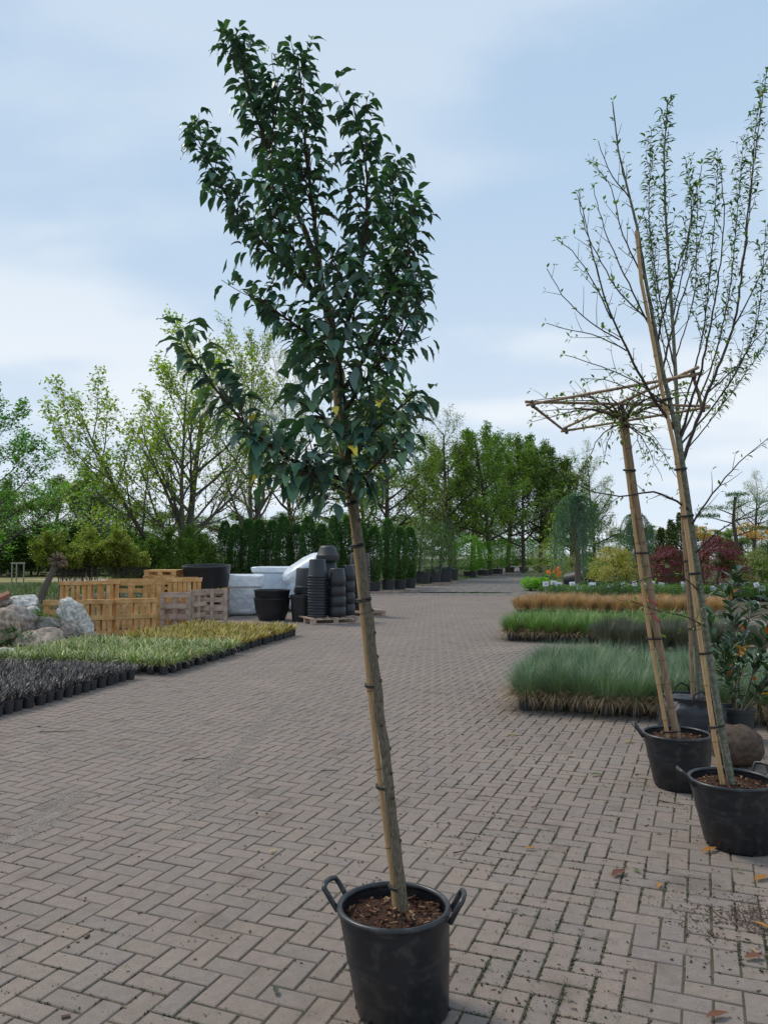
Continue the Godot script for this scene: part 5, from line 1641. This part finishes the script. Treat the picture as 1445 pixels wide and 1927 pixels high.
func right_trees() -> void:
	# -- frame-trained tree in the pot behind
	rng.seed = 950
	var at := Vector3(2.0, 0, -5.39)
	var o := thing("trained_tree", "roof-trained tree on a square bamboo frame, potted beside the fescue", "potted tree", at)
	container(o, 0.225, 0.178, 0.36, Vector2(-0.09, 0.0), [PI + 0.25, 0.05], 951, 0.315)
	var q1 := PackedVector3Array()
	for p in [Vector3(1.974, 0.288, -5.36), Vector3(1.925, 0.534, -5.36), Vector3(1.835, 1.033, -5.34), Vector3(1.752, 1.568, -5.32), Vector3(1.686, 1.997, -5.3), Vector3(1.648, 2.284, -5.29), Vector3(1.62, 2.517, -5.28)]:
		q1.append(p - at)
	var tm := Mb.new()
	var rr := PackedFloat32Array()
	for i in q1.size():
		rr.append(lerpf(0.027, 0.02, i / 6.0))
	tm.tube(q1, rr, 14, WHITE)
	var tr := part(o, "trunk", bamboo(q1, 0.0245, 0.16, 0.8), M.old_bamboo)
	var q2 := PackedVector3Array()
	for p in [Vector3(1.913, 0.279, -5.37), Vector3(1.872, 0.533, -5.37), Vector3(1.785, 1.032, -5.35), Vector3(1.713, 1.568, -5.33), Vector3(1.656, 1.998, -5.31), Vector3(1.622, 2.286, -5.3), Vector3(1.591, 2.508, -5.29)]:
		q2.append(p - at)
	part(o, "bamboo_stake", bamboo(q2, 0.0145, 0.24), M.bamboo)
	for i in [0.06, 0.32, 0.5, 0.74, 0.93]:
		var k: float = i * 6.0
		var a := q1[int(k)].lerp(q1[mini(int(k) + 1, 6)], k - int(k))
		var b := q2[int(k)].lerp(q2[mini(int(k) + 1, 6)], k - int(k))
		part(o, "tie", strap((a + b) * 0.5, (q1[5] - q1[1]).normalized(), (a - b).normalized(), (a - b).length() * 0.5 + 0.026, 0.03), M.black_strap)
	# pink tape wound on the trunk
	var tape := Mb.new()
	var tpts := PackedVector3Array()
	var trad := PackedFloat32Array()
	var ta := q1[2].lerp(q1[3], 0.12)
	var td := (q1[3] - q1[2]).normalized()
	for i in 22:
		var a := i * 0.45
		tpts.append(ta + td * (i * 0.008) + Vector3(cos(a) * 0.028, 0, sin(a) * 0.028))
		trad.append(0.004)
	tape.tube(tpts, trad, 5, Color(0.60, 0.08, 0.10))
	part(o, "pink_tape", tape.mesh(), M.chip)
	var hub := Vector3(1.60, 2.53, -5.26) - at
	var cl := Vector3(0.98, 2.535, -5.16) - at
	var cn := Vector3(1.45, 2.53, -6.24) - at
	var cr := Vector3(2.14, 2.525, -5.25) - at
	var cf := Vector3(1.70, 2.53, -4.29) - at
	for e in [[cl, cn, 0.0], [cn, cr, 0.012], [cr, cf, 0.0], [cf, cl, 0.012], [cl, cr, 0.026], [cn, cf, 0.04]]:
		var d: Vector3 = (e[1] - e[0]).normalized()
		var u := Vector3(0, e[2], 0)
		part(o, "frame_cane", bamboo(PackedVector3Array([e[0] - d * 0.05 + u, (e[0] + e[1]) * 0.5 + u, e[1] + d * 0.05 + u]), 0.0095, 0.2, 0.95), M.old_bamboo)
	for e in [cl, cn, cr, cf, hub]:
		part(o, "frame_lashing", strap(e + Vector3(0, 0.012, 0), Vector3(0.5, 0.2, 0.5).normalized(), Vector3.UP.cross(Vector3(0.5, 0.2, 0.5)).normalized(), 0.018, 0.024, 0.004), M.black_strap)
	var bark := Color(0.10, 0.075, 0.055)
	var young := [Color(0.105, 0.14, 0.04), Color(0.085, 0.12, 0.038), Color(0.135, 0.155, 0.05)]
	var leaves := []
	var w := Mb.new()
	var opt := {"gap": 0.09, "twig": 0.26, "twig_gap": 0.10, "twig_r": 0.002, "len": [0.025, 0.045], "ratio": 0.45, "droop": 0.6, "cols": young, "stalk": 0.012, "bare": 0.1, "chance": 0.45, "cluster": 2, "rise": 0.0, "wob": 0.14, "kink": 0.008, "lift": 0.2}
	for i in 18:
		var a := TAU * i / 18.0 + r(-0.15, 0.15)
		var reach := r(0.4, 0.78)
		var e := hub + Vector3(cos(a) * reach, r(-0.03, 0.07), sin(a) * reach)
		w = Mb.new()
		bough(w, leaves, PackedVector3Array([hub + Vector3(0, -0.08, 0), hub.lerp(e, 0.35) + Vector3(0, r(0.0, 0.06), 0), e]), 0.008, 0.002, bark, opt)
		part(tr, "bough", w.mesh(), M.twig)
	for i in 7:
		var a := r(0, TAU)
		var reach := r(0.25, 0.5)
		var e := hub + Vector3(cos(a) * reach, r(-0.55, -0.25), sin(a) * reach)
		w = Mb.new()
		bough(w, leaves, PackedVector3Array([hub + Vector3(0, -0.1, 0), hub.lerp(e, 0.5) + Vector3(0, 0.06, 0), e]), 0.005, 0.0015, bark, opt)
		part(tr, "bough", w.mesh(), M.twig)
	build_leaves(o, leaves, 120, M.leaf)

	# -- taller tree in the front pot
	rng.seed = 960
	at = Vector3(1.91, 0, -4.32)
	o = thing("potted_tree", "tall slim tree coming into leaf, tied to bamboo in a handled pot", "potted tree", at)
	o.set_meta("label", "tall slim tree with bare upswept boughs tied to bamboo in a handled pot")
	container(o, 0.225, 0.18, 0.355, Vector2(-0.12, 0.0), [PI + 0.05, -0.45], 961, 0.31)
	var t1 := PackedVector3Array()
	for p in [Vector3(1.861, 0.327, -4.3), Vector3(1.821, 0.566, -4.3), Vector3(1.767, 0.934, -4.3), Vector3(1.728, 1.248, -4.3), Vector3(1.689, 1.593, -4.3), Vector3(1.651, 1.883, -4.29), Vector3(1.625, 2.056, -4.28), Vector3(1.587, 2.259, -4.27), Vector3(1.523, 2.544, -4.26), Vector3(1.47, 2.842, -4.25), Vector3(1.424, 3.09, -4.24), Vector3(1.388, 3.332, -4.23), Vector3(1.341, 3.525, -4.22), Vector3(1.287, 3.773, -4.22), Vector3(1.259, 4.05, -4.22)]:
		t1.append(p - at)
	var lt := Mb.new()
	var c := Curve3D.new()
	for p in t1:
		c.add_point(p)
	var total := c.get_baked_length()
	var line := PackedVector3Array()
	var rads := PackedFloat32Array()
	for i in 101:
		line.append(c.sample_baked(total * i / 100.0, true))
		rads.append(lerpf(0.021, 0.015, i / 45.0) if i < 45 else lerpf(0.015, 0.003, (i - 45) / 55.0))
	lt.tube(line, rads, 14, WHITE)
	tr = part(o, "trunk", lt.mesh(), M.grey_bark)
	var s1 := PackedVector3Array()
	for p in [Vector3(1.809, 0.33, -4.29), Vector3(1.767, 0.57, -4.28), Vector3(1.721, 0.937, -4.28), Vector3(1.685, 1.249, -4.28), Vector3(1.652, 1.593, -4.28), Vector3(1.614, 1.881, -4.27), Vector3(1.581, 2.112, -4.26), Vector3(1.514, 2.431, -4.25), Vector3(1.459, 2.751, -4.24), Vector3(1.403, 3.042, -4.23), Vector3(1.378, 3.319, -4.22)]:
		s1.append(p - at)
	part(o, "bamboo_stake", bamboo(s1, 0.0135, 0.30, 0.7), M.bamboo)
	for y in [1.2, 2.3, 3.6, 4.6, 5.8, 7.5]:
		var k: float = y
		var a := t1[int(k)].lerp(t1[int(k) + 1], k - int(k))
		var cs := Curve3D.new()
		for p in s1:
			cs.add_point(p)
		var b := cs.sample_baked(cs.get_closest_offset(a))
		part(o, "tie", strap((a + b) * 0.5, (t1[5] - t1[1]).normalized(), (a - b).normalized(), (a - b).length() * 0.5 + 0.02, 0.025), M.black_strap)
	leaves = []
	w = Mb.new()
	var dark := Color(0.062, 0.05, 0.04)
	var sparse := {"gap": 0.05, "twig": 0.2, "twig_gap": 0.10, "twig_r": 0.0021, "len": [0.018, 0.036], "ratio": 0.42, "droop": 0.5, "cols": young + [Color(0.09, 0.14, 0.05)], "stalk": 0.008, "bare": 0.15, "chance": 0.5, "cluster": 2, "rise": 0.05, "wob": 0.09, "kink": 0.004, "lift": 0.3, "fwd": 0.6}
	for q in [
		[[Vector3(1.47, 2.842, -4.25), Vector3(1.424, 3.09, -4.24), Vector3(1.388, 3.332, -4.23), Vector3(1.341, 3.525, -4.22), Vector3(1.287, 3.773, -4.22), Vector3(1.259, 4.05, -4.22)], 0.009],
		[[Vector3(1.596, 2.226, -4.28), Vector3(1.443, 2.41, -4.22), Vector3(1.296, 2.639, -4.15), Vector3(1.172, 2.882, -4.1), Vector3(1.1, 3.132, -4.08), Vector3(1.024, 3.461, -4.06)], 0.010],
		[[Vector3(1.199, 2.796, -4.1), Vector3(1.064, 2.989, -4), Vector3(0.957, 3.109, -3.95), Vector3(0.87, 3.152, -3.92)], 0.004],
		[[Vector3(1.296, 2.639, -4.15), Vector3(1.141, 2.739, -4.2), Vector3(0.995, 2.783, -4.25), Vector3(0.898, 2.833, -4.3)], 0.004],
		[[Vector3(1.254, 2.696, -4.15), Vector3(1.046, 2.781, -4.05), Vector3(0.925, 2.877, -4), Vector3(0.835, 3.023, -3.98)], 0.004],
		[[Vector3(1.488, 2.724, -4.25), Vector3(1.364, 3.037, -4.3), Vector3(1.25, 3.358, -4.35), Vector3(1.187, 3.649, -4.38)], 0.006],
		[[Vector3(1.475, 2.812, -4.25), Vector3(1.26, 2.987, -4.2), Vector3(1.092, 3.326, -4.2), Vector3(1.051, 3.518, -4.2)], 0.005],
		[[Vector3(1.432, 3.045, -4.24), Vector3(1.324, 3.338, -4.3), Vector3(1.284, 3.635, -4.35), Vector3(1.189, 3.789, -4.38)], 0.005],
		[[Vector3(1.347, 3.498, -4.22), Vector3(1.247, 3.632, -4.22), Vector3(1.177, 3.827, -4.22)], 0.004],
		[[Vector3(1.517, 2.55, -4.26), Vector3(1.629, 2.872, -4.35), Vector3(1.744, 3.163, -4.4), Vector3(1.863, 3.525, -4.45)], 0.007],
		[[Vector3(1.491, 2.697, -4.26), Vector3(1.514, 2.927, -4.15), Vector3(1.6, 3.197, -4.1), Vector3(1.674, 3.606, -4.05)], 0.006],
		[[Vector3(1.566, 2.347, -4.27), Vector3(1.333, 2.456, -4.1), Vector3(1.111, 2.517, -4), Vector3(0.915, 2.565, -3.95)], 0.005],
		[[Vector3(1.56, 2.362, -4.27), Vector3(1.428, 2.451, -4.35), Vector3(1.251, 2.538, -4.4), Vector3(1.137, 2.551, -4.42)], 0.005],
		[[Vector3(1.661, 1.796, -4.29), Vector3(1.455, 1.89, -4.2), Vector3(1.255, 1.858, -4.15), Vector3(1.074, 1.882, -4.1), Vector3(0.925, 1.96, -4.05), Vector3(0.884, 2.002, -4.05)], 0.007],
		[[Vector3(1.718, 1.334, -4.3), Vector3(1.573, 1.451, -4.2), Vector3(1.415, 1.439, -4.15), Vector3(1.26, 1.399, -4.1), Vector3(1.149, 1.377, -4.1)], 0.004],
		[[Vector3(1.749, 1.162, -4.3), Vector3(1.597, 1.227, -4.2), Vector3(1.412, 1.264, -4.15), Vector3(1.272, 1.317, -4.1)], 0.004],
		[[Vector3(1.67, 1.709, -4.29), Vector3(1.752, 1.876, -4.2), Vector3(1.876, 2.041, -4.15), Vector3(2.024, 2.175, -4.1)], 0.006],
		[[Vector3(1.69, 1.564, -4.29), Vector3(1.776, 1.677, -4.2), Vector3(1.897, 1.76, -4.15), Vector3(2.042, 1.84, -4.1)], 0.005],
		[[Vector3(1.625, 2.056, -4.28), Vector3(1.798, 2.451, -4.35), Vector3(1.972, 2.826, -4.4), Vector3(2.043, 3.171, -4.42), Vector3(2.119, 3.682, -4.45), Vector3(2.251, 4.403, -4.5)], 0.011],
		[[Vector3(1.607, 2.173, -4.28), Vector3(1.691, 2.553, -4.15), Vector3(1.749, 2.91, -4.1), Vector3(1.784, 3.291, -4.05), Vector3(1.764, 3.634, -4.05)], 0.008],
		[[Vector3(1.978, 2.842, -4.4), Vector3(2.025, 2.977, -4.3), Vector3(2.125, 3.227, -4.25)], 0.005],
		[[Vector3(1.798, 2.451, -4.35), Vector3(1.987, 2.613, -4.4), Vector3(2.12, 2.779, -4.45), Vector3(2.27, 2.918, -4.5)], 0.005]]:
		w = Mb.new()
		bough(w, leaves, relative(q[0], at), q[1], 0.0018, dark, sparse)
		part(tr, "bough", w.mesh(), M.twig)
	build_leaves(o, leaves, 300, M.leaf)

	# -- willow-leaved tree standing behind in the black grow bag
	rng.seed = 970
	at = Vector3(2.52, 0, -6.55)
	o = thing("bagged_tree", "willow-leaved tree with silvery upright stems rising from a black grow bag", "potted tree", at)
	var bag := lump(971, Vector3(0.24, 0.2, 0.24), 0.6, 0.10, 260.0, 0, [Color(0.75, 0.75, 0.85)], 30)
	var bg := part(o, "grow_bag", bag, M.dull_pot)
	bg.position = Vector3(0, 0.195, 0)
	var bm := Mb.new()
	bm.lathe(PackedVector2Array([Vector2(0.215, 0.28), Vector2(0.205, 0.36), Vector2(0.215, 0.40), Vector2(0.205, 0.40), Vector2(0.195, 0.34)]), 30, WHITE)
	part(bg, "collar", bm.mesh(), M.black_pot).position = Vector3(0, -0.195, 0)
	for s in [-1.0, 1.0]:
		var hm := Mb.new()
		hm.tube(PackedVector3Array([Vector3(-0.07, 0.37, s * 0.2), Vector3(-0.055, 0.44, s * 0.205), Vector3(0.0, 0.47, s * 0.21), Vector3(0.055, 0.44, s * 0.205), Vector3(0.07, 0.37, s * 0.2)]), PackedFloat32Array([0.008, 0.008, 0.008, 0.008, 0.008]), 6, WHITE)
		part(bg, "carry_loop", hm.mesh(), M.black_strap).position = Vector3(0, -0.195, 0)
	var sd := soil_disc(0.198, 972, 0.355, Vector3.ZERO, 0.02, 90)
	part(o, "soil", sd[0], M.soil)
	var t2 := PackedVector3Array()
	for p in [Vector3(2.577, 0.297, -6.5), Vector3(2.535, 0.882, -6.45), Vector3(2.489, 1.271, -6.4), Vector3(2.452, 1.744, -6.4), Vector3(2.436, 2.22, -6.4), Vector3(2.402, 2.679, -6.4), Vector3(2.38, 3.318, -6.4), Vector3(2.356, 3.874, -6.4), Vector3(2.332, 4.436, -6.4), Vector3(2.332, 4.903, -6.4), Vector3(2.372, 5.36, -6.4)]:
		t2.append(p - at)
	var wt := Mb.new()
	var tr2 := PackedFloat32Array()
	for i in t2.size():
		tr2.append(lerpf(0.027, 0.004, pow(i / 10.0, 1.2)))
	wt.tube(t2, tr2, 12, WHITE)
	tr = part(o, "trunk", wt.mesh(), M.grey_bark)
	var s2 := PackedVector3Array()
	for p in [Vector3(2.509, 0.301, -6.48), Vector3(2.472, 1.099, -6.42), Vector3(2.419, 1.743, -6.38), Vector3(2.401, 2.348, -6.38)]:
		s2.append(p - at)
	part(o, "bamboo_stake", bamboo(s2, 0.016, 0.3), M.old_bamboo)
	for k in [1.2, 2.5, 3.4]:
		var a := t2[int(k)].lerp(t2[int(k) + 1], k - int(k))
		var cs := Curve3D.new()
		for p in s2:
			cs.add_point(p)
		var b := cs.sample_baked(cs.get_closest_offset(a))
		part(o, "tie", strap((a + b) * 0.5, Vector3.UP, (a - b).normalized(), (a - b).length() * 0.5 + 0.022, 0.028), M.black_strap)
	leaves = []
	w = Mb.new()
	var willow := {"gap": 0.020, "twig": 0.36, "twig_gap": 0.07, "twig_r": 0.0024, "len": [0.045, 0.080], "ratio": 0.26, "droop": 0.9, "cols": [Color(0.06, 0.085, 0.05), Color(0.075, 0.10, 0.055), Color(0.048, 0.07, 0.042), Color(0.095, 0.115, 0.065)], "stalk": 0.01, "bare": 0.35, "twig_from": 0.28, "twig_ang": 0.42, "rise": 0.16, "wob": 0.06, "chance": 0.8, "fwd": 0.7, "lift": 0.1}
	for q in [
		[[Vector3(2.402, 2.679, -6.4), Vector3(2.38, 3.318, -6.4), Vector3(2.356, 3.874, -6.4), Vector3(2.332, 4.436, -6.4), Vector3(2.332, 4.903, -6.4), Vector3(2.377, 5.369, -6.4)], 0.012],
		[[Vector3(2.388, 3.053, -6.4), Vector3(2.234, 3.64, -6.3), Vector3(2.132, 4.171, -6.2), Vector3(2.123, 4.584, -6.15), Vector3(2.143, 4.956, -6.15)], 0.008],
		[[Vector3(2.371, 3.495, -6.4), Vector3(2.535, 4.07, -6.5), Vector3(2.609, 4.55, -6.55), Vector3(2.591, 4.947, -6.6)], 0.007],
		[[Vector3(2.405, 2.613, -6.4), Vector3(2.571, 3.29, -6.3), Vector3(2.633, 3.885, -6.25), Vector3(2.66, 4.302, -6.2), Vector3(2.693, 4.807, -6.2)], 0.009],
		[[Vector3(2.411, 2.482, -6.4), Vector3(2.713, 3.076, -6.5), Vector3(2.906, 3.723, -6.55), Vector3(3.011, 4.387, -6.6), Vector3(3.089, 5.135, -6.6)], 0.010],
		[[Vector3(2.41, 2.438, -6.4), Vector3(2.667, 2.769, -6.3), Vector3(2.822, 3.048, -6.2), Vector3(2.955, 3.419, -6.15), Vector3(3.013, 4.129, -6.1)], 0.009],
		[[Vector3(2.417, 2.351, -6.4), Vector3(2.681, 2.63, -6.5), Vector3(3, 3.009, -6.6), Vector3(3.282, 3.387, -6.65)], 0.007],
		[[Vector3(2.381, 3.141, -6.4), Vector3(2.594, 3.707, -6.5), Vector3(2.647, 4.227, -6.55), Vector3(2.687, 4.713, -6.6)], 0.006],
		[[Vector3(2.394, 2.92, -6.4), Vector3(2.32, 3.345, -6.5), Vector3(2.298, 3.924, -6.6), Vector3(2.256, 4.408, -6.65)], 0.006],
		[[Vector3(3.023, 3.924, -6.6), Vector3(3.127, 4.48, -6.6), Vector3(3.191, 5.182, -6.6), Vector3(3.277, 5.654, -6.6)], 0.006]]:
		w = Mb.new()
		bough(w, leaves, relative(q[0], at), q[1], 0.002, Color(0.085, 0.08, 0.062), willow)
		part(tr, "bough", w.mesh(), M.twig)
	build_leaves(o, leaves, 300, M.leaf)

	# -- glossy-leaved shrub beside it, root ball in sacking
	rng.seed = 980
	at = Vector3(2.98, 0, -6.75)
	o = thing("glossy_shrub", "upright evergreen shrub with glossy dark leaves and a few orange ones", "shrub", at)
	part(o, "pot", plain_pot(0.15, 0.12, 0.27, 24), M.dull_pot)
	leaves = []
	w = Mb.new()
	var gl := {"gap": 0.026, "twig": 0.26, "twig_gap": 0.085, "twig_r": 0.004, "len": [0.085, 0.145], "ratio": 0.38, "droop": 0.45, "cols": [Color(0.028, 0.058, 0.024), Color(0.036, 0.075, 0.03), Color(0.05, 0.095, 0.035), Color(0.022, 0.045, 0.02)], "stalk": 0.012, "bare": 0.28, "fwd": 0.75, "lift": 0.35, "fold": 0.3, "twig_ang": 0.55, "rise": 0.1}
	for q in [[Vector3(-0.03, 0.2, 0.02), Vector3(-0.1, 0.6, 0.1), Vector3(-0.28, 1.0, 0.1), Vector3(-0.34, 1.25, 0.05)], [Vector3(0, 0.2, 0), Vector3(0.02, 0.7, 0.02), Vector3(-0.02, 1.1, -0.05), Vector3(0.05, 1.4, -0.05)], [Vector3(0.03, 0.2, 0), Vector3(0.18, 0.65, 0.0), Vector3(0.3, 1.0, 0.05), Vector3(0.36, 1.4, 0.05)], [Vector3(0.02, 0.2, 0.03), Vector3(0.15, 0.5, 0.2), Vector3(0.28, 0.75, 0.3), Vector3(0.4, 0.95, 0.34)], [Vector3(0, 0.2, -0.03), Vector3(-0.15, 0.5, 0.2), Vector3(-0.25, 0.75, 0.3)], [Vector3(0.0, 0.2, -0.03), Vector3(0.1, 0.6, -0.2), Vector3(0.3, 1.1, -0.3)], [Vector3(0.03, 0.2, 0.0), Vector3(0.25, 0.45, 0.1), Vector3(0.5, 0.7, 0.1)]]:
		w = Mb.new()
		bough(w, leaves, PackedVector3Array(q), 0.012, 0.004, Color(0.13, 0.125, 0.09), gl)
		part(o, "stem", w.mesh(), M.twig)
	for i in range(3, leaves.size(), 19):
		leaves[i][7] = vary([Color(0.50, 0.20, 0.035), Color(0.52, 0.30, 0.04), Color(0.40, 0.12, 0.03)][i % 3], 0.15)
	build_leaves(o, leaves, 300, M.gloss_leaf)
	var rb := part(self, "root_ball", lump(981, Vector3(0.18, 0.15, 0.18), 0.9, 0.12, 160.0, 0, [Color(1, 1, 1)]), M.burlap)
	rb.position = Vector3(2.62, 0.135, -5.95)
	rb.set_meta("label", "round grey-brown root ball in sacking between the two handled pots")
	rb.set_meta("category", "root ball")

func litter() -> void:
	rng.seed = 990
	var cols := {"orange": Color(0.30, 0.145, 0.04), "tan": Color(0.27, 0.2, 0.11), "red": Color(0.13, 0.055, 0.035), "green": Color(0.075, 0.115, 0.045), "dull": Color(0.045, 0.06, 0.042)}
	var k := 0
	for q in [[Vector3(1.712, 0, -4.22), 0.13, "orange", 0.5, "curled orange leaf lying against the foot of the tall slim tree's pot"], [Vector3(1.806, 0, -3.867), 0.11, "orange", 0.6, "orange leaf on the paving beside the tall slim tree's pot"], [Vector3(1.569, 0, -3.381), 0.075, "orange", 2.2, "yellow-orange leaf on the soil-stained paving"], [Vector3(1.285, 0, -3.777), 0.06, "orange", 1.1, "small orange leaf among moss on the paving"], [Vector3(1.141, 0, -3.918), 0.12, "red", 0.7, "long reddish curled leaf on the paving"], [Vector3(0.771, 0, -4.242), 0.075, "orange", 0.1, "pale orange leaf lying flat on the paving"], [Vector3(-0.579, 0, -4.212), 0.06, "tan", 1.0, "curled tan leaf on the open paving"], [Vector3(-0.384, 0, -2.888), 0.055, "dull", 1.9, "dull green leaf on the paving"], [Vector3(2.034, 0, -6.621), 0.11, "tan", 0.2, "straw yellow leaf in front of the trained tree's pot"], [Vector3(1.124, 0, -6.891), 0.10, "tan", 0.1, "pale dry leaf in front of the fescue block"], [Vector3(0.919, 0, -4.922), 0.06, "red", 0.8, "rust red leaf on the paving"], [Vector3(1.494, 0, -5.644), 0.09, "green", 0.4, "torn green leaf on the paving near the trained tree"], [Vector3(1.372, 0, -4.746), 0.05, "green", 0.9, "small fresh green leaf on the paving"], [Vector3(1.233, 0, -3.963), 0.06, "green", 2.0, "light green leaf bit beside the moss"], [Vector3(1.731, 0, -3.956), 0.05, "green", 2.4, "round green leaf near the tall slim tree's pot"], [Vector3(1.12, 0, -2.737), 0.09, "red", 0.3, "brick red leaf on the dirty paving"], [Vector3(1.425, 0, -3.121), 0.09, "red", 0.2, "brown leaf on the soil-strewn paving"], [Vector3(0.263, 0, -3.203), 0.035, "red", 0.5, "tiny red leaf beside the main pot"], [Vector3(1.444, 0, -6.173), 0.07, "tan", 0.4, "dry tan leaf on a joint in the paving"], [Vector3(-0.104, 0, -4.862), 0.04, "red", 0.3, "little rust-coloured flake on bare paving"]]:
		var o := thing("fallen_leaf", q[4], "leaf", q[0] + Vector3(0, 0.006, 0), q[3], "fallen leaves on the paving")
		var m := Mb.new()
		m.leaf(Vector3(-q[1] * 0.5, 0.004, 0), Vector3(1, 0.12, 0).normalized(), Vector3.UP, q[1], q[1] * r(0.3, 0.42), r(0.2, 0.5), 0.14, vary(cols[q[2]], 0.15), r(-0.12, 0.12))
		part(o, "blade", m.mesh(), M.leaf)
		k += 1
	# twigs
	for q in [[Vector3(-1.413, 0, -6.078), 0.2, 0.3], [Vector3(-0.391, 0, -5.754), 0.12, 0.05], [Vector3(0.395, 0, -4.205), 0.08, 0.5], [Vector3(1.789, 0, -5.015), 0.16, -0.7], [Vector3(-2.809, 0, -7.013), 0.4, 0.1]]:
		var o := thing("fallen_twig", "thin dry twig lying on the paving", "twig", q[0] + Vector3(0, 0.005, 0), q[2], "twigs on the paving")
		part(o, "twig_stem", stem(PackedVector3Array([Vector3(-q[1] * 0.5, 0.002, 0), Vector3(0, 0.004, 0.008), Vector3(q[1] * 0.5, 0.002, -0.005)]), 0.004, 0.002, 5, Color(0.09, 0.065, 0.045)), M.chip)
	# crumbs of soil and leaf bits, thickest to the right
	var m := Mb.new()
	for i in 5200:
		var z := -2.0 - 14.0 * pow(rng.randf(), 1.6)
		var x := 0.0
		var u := rng.randf()
		if u < 0.62:
			x = -z * (0.5 - 0.55 * pow(rng.randf(), 1.6))
		else:
			x = -z * r(-0.55, 0.5)
		if noise.get_noise_2d(x * 60.0 + 40.0, z * 60.0) < -0.05 and rng.randf() < 0.85:
			continue
		var s := r(0.0012, 0.0032) * (1.0 if rng.randf() < 0.96 else 2.2)
		var col := vary([Color(0.05, 0.036, 0.027), Color(0.035, 0.027, 0.022), Color(0.09, 0.06, 0.04), Color(0.24, 0.18, 0.11)][rng.randi() % 4], 0.3)
		m.box(Vector3(x, 0.002 + s * 0.3, z), Vector3(s * r(0.8, 3.0), s * 0.35, s), Basis(Vector3.UP, r(0, TAU)) * Basis(Vector3.RIGHT, r(-0.3, 0.3)), col)
	# a spill of soil at the right edge
	var c := Vector3(1.569, 0, -3.429)
	for i in 2200:
		var p := c + Vector3(rng.randfn(0, 0.17), 0, rng.randfn(0, 0.12))
		if noise.get_noise_2d(p.x * 300.0, p.z * 300.0) < -0.05:
			continue
		var s := r(0.0008, 0.0022)
		m.box(p + Vector3(0, 0.002 + s * 0.4, 0), Vector3(s * r(0.8, 2), s * 0.6, s), Basis(Vector3.UP, r(0, TAU)), vary(Color(0.10, 0.07, 0.055), 0.4))
	# two faint tracks of pale dust dragged across the stones
	for t in [[Vector3(-1.078, 0, -8.325), Vector3(-1.139, 0, -4.398), 0.030], [Vector3(-1.145, 0, -7.906), Vector3(-1.196, 0, -5.156), 0.022], [Vector3(-2.001, 0, -4.318), Vector3(-1.997, 0, -5.27), 0.05]]:
		for i in 4200:
			var p: Vector3 = t[0].lerp(t[1], rng.randf()) + Vector3(rng.randfn(0, t[2]), 0, rng.randfn(0, t[2]))
			var s := r(0.0008, 0.002)
			m.box(p + Vector3(0, 0.0016, 0), Vector3(s * r(0.8, 2.4), 0.0006, s), Basis(Vector3.UP, r(0, TAU)), vary(Color(0.40, 0.35, 0.305), 0.1))
	var o := part(self, "soil_crumbs", m.mesh(), M.chip, "stuff")
	o.set_meta("label", "scattered crumbs of soil and plant bits over the paving")
	o.set_meta("category", "crumbs")
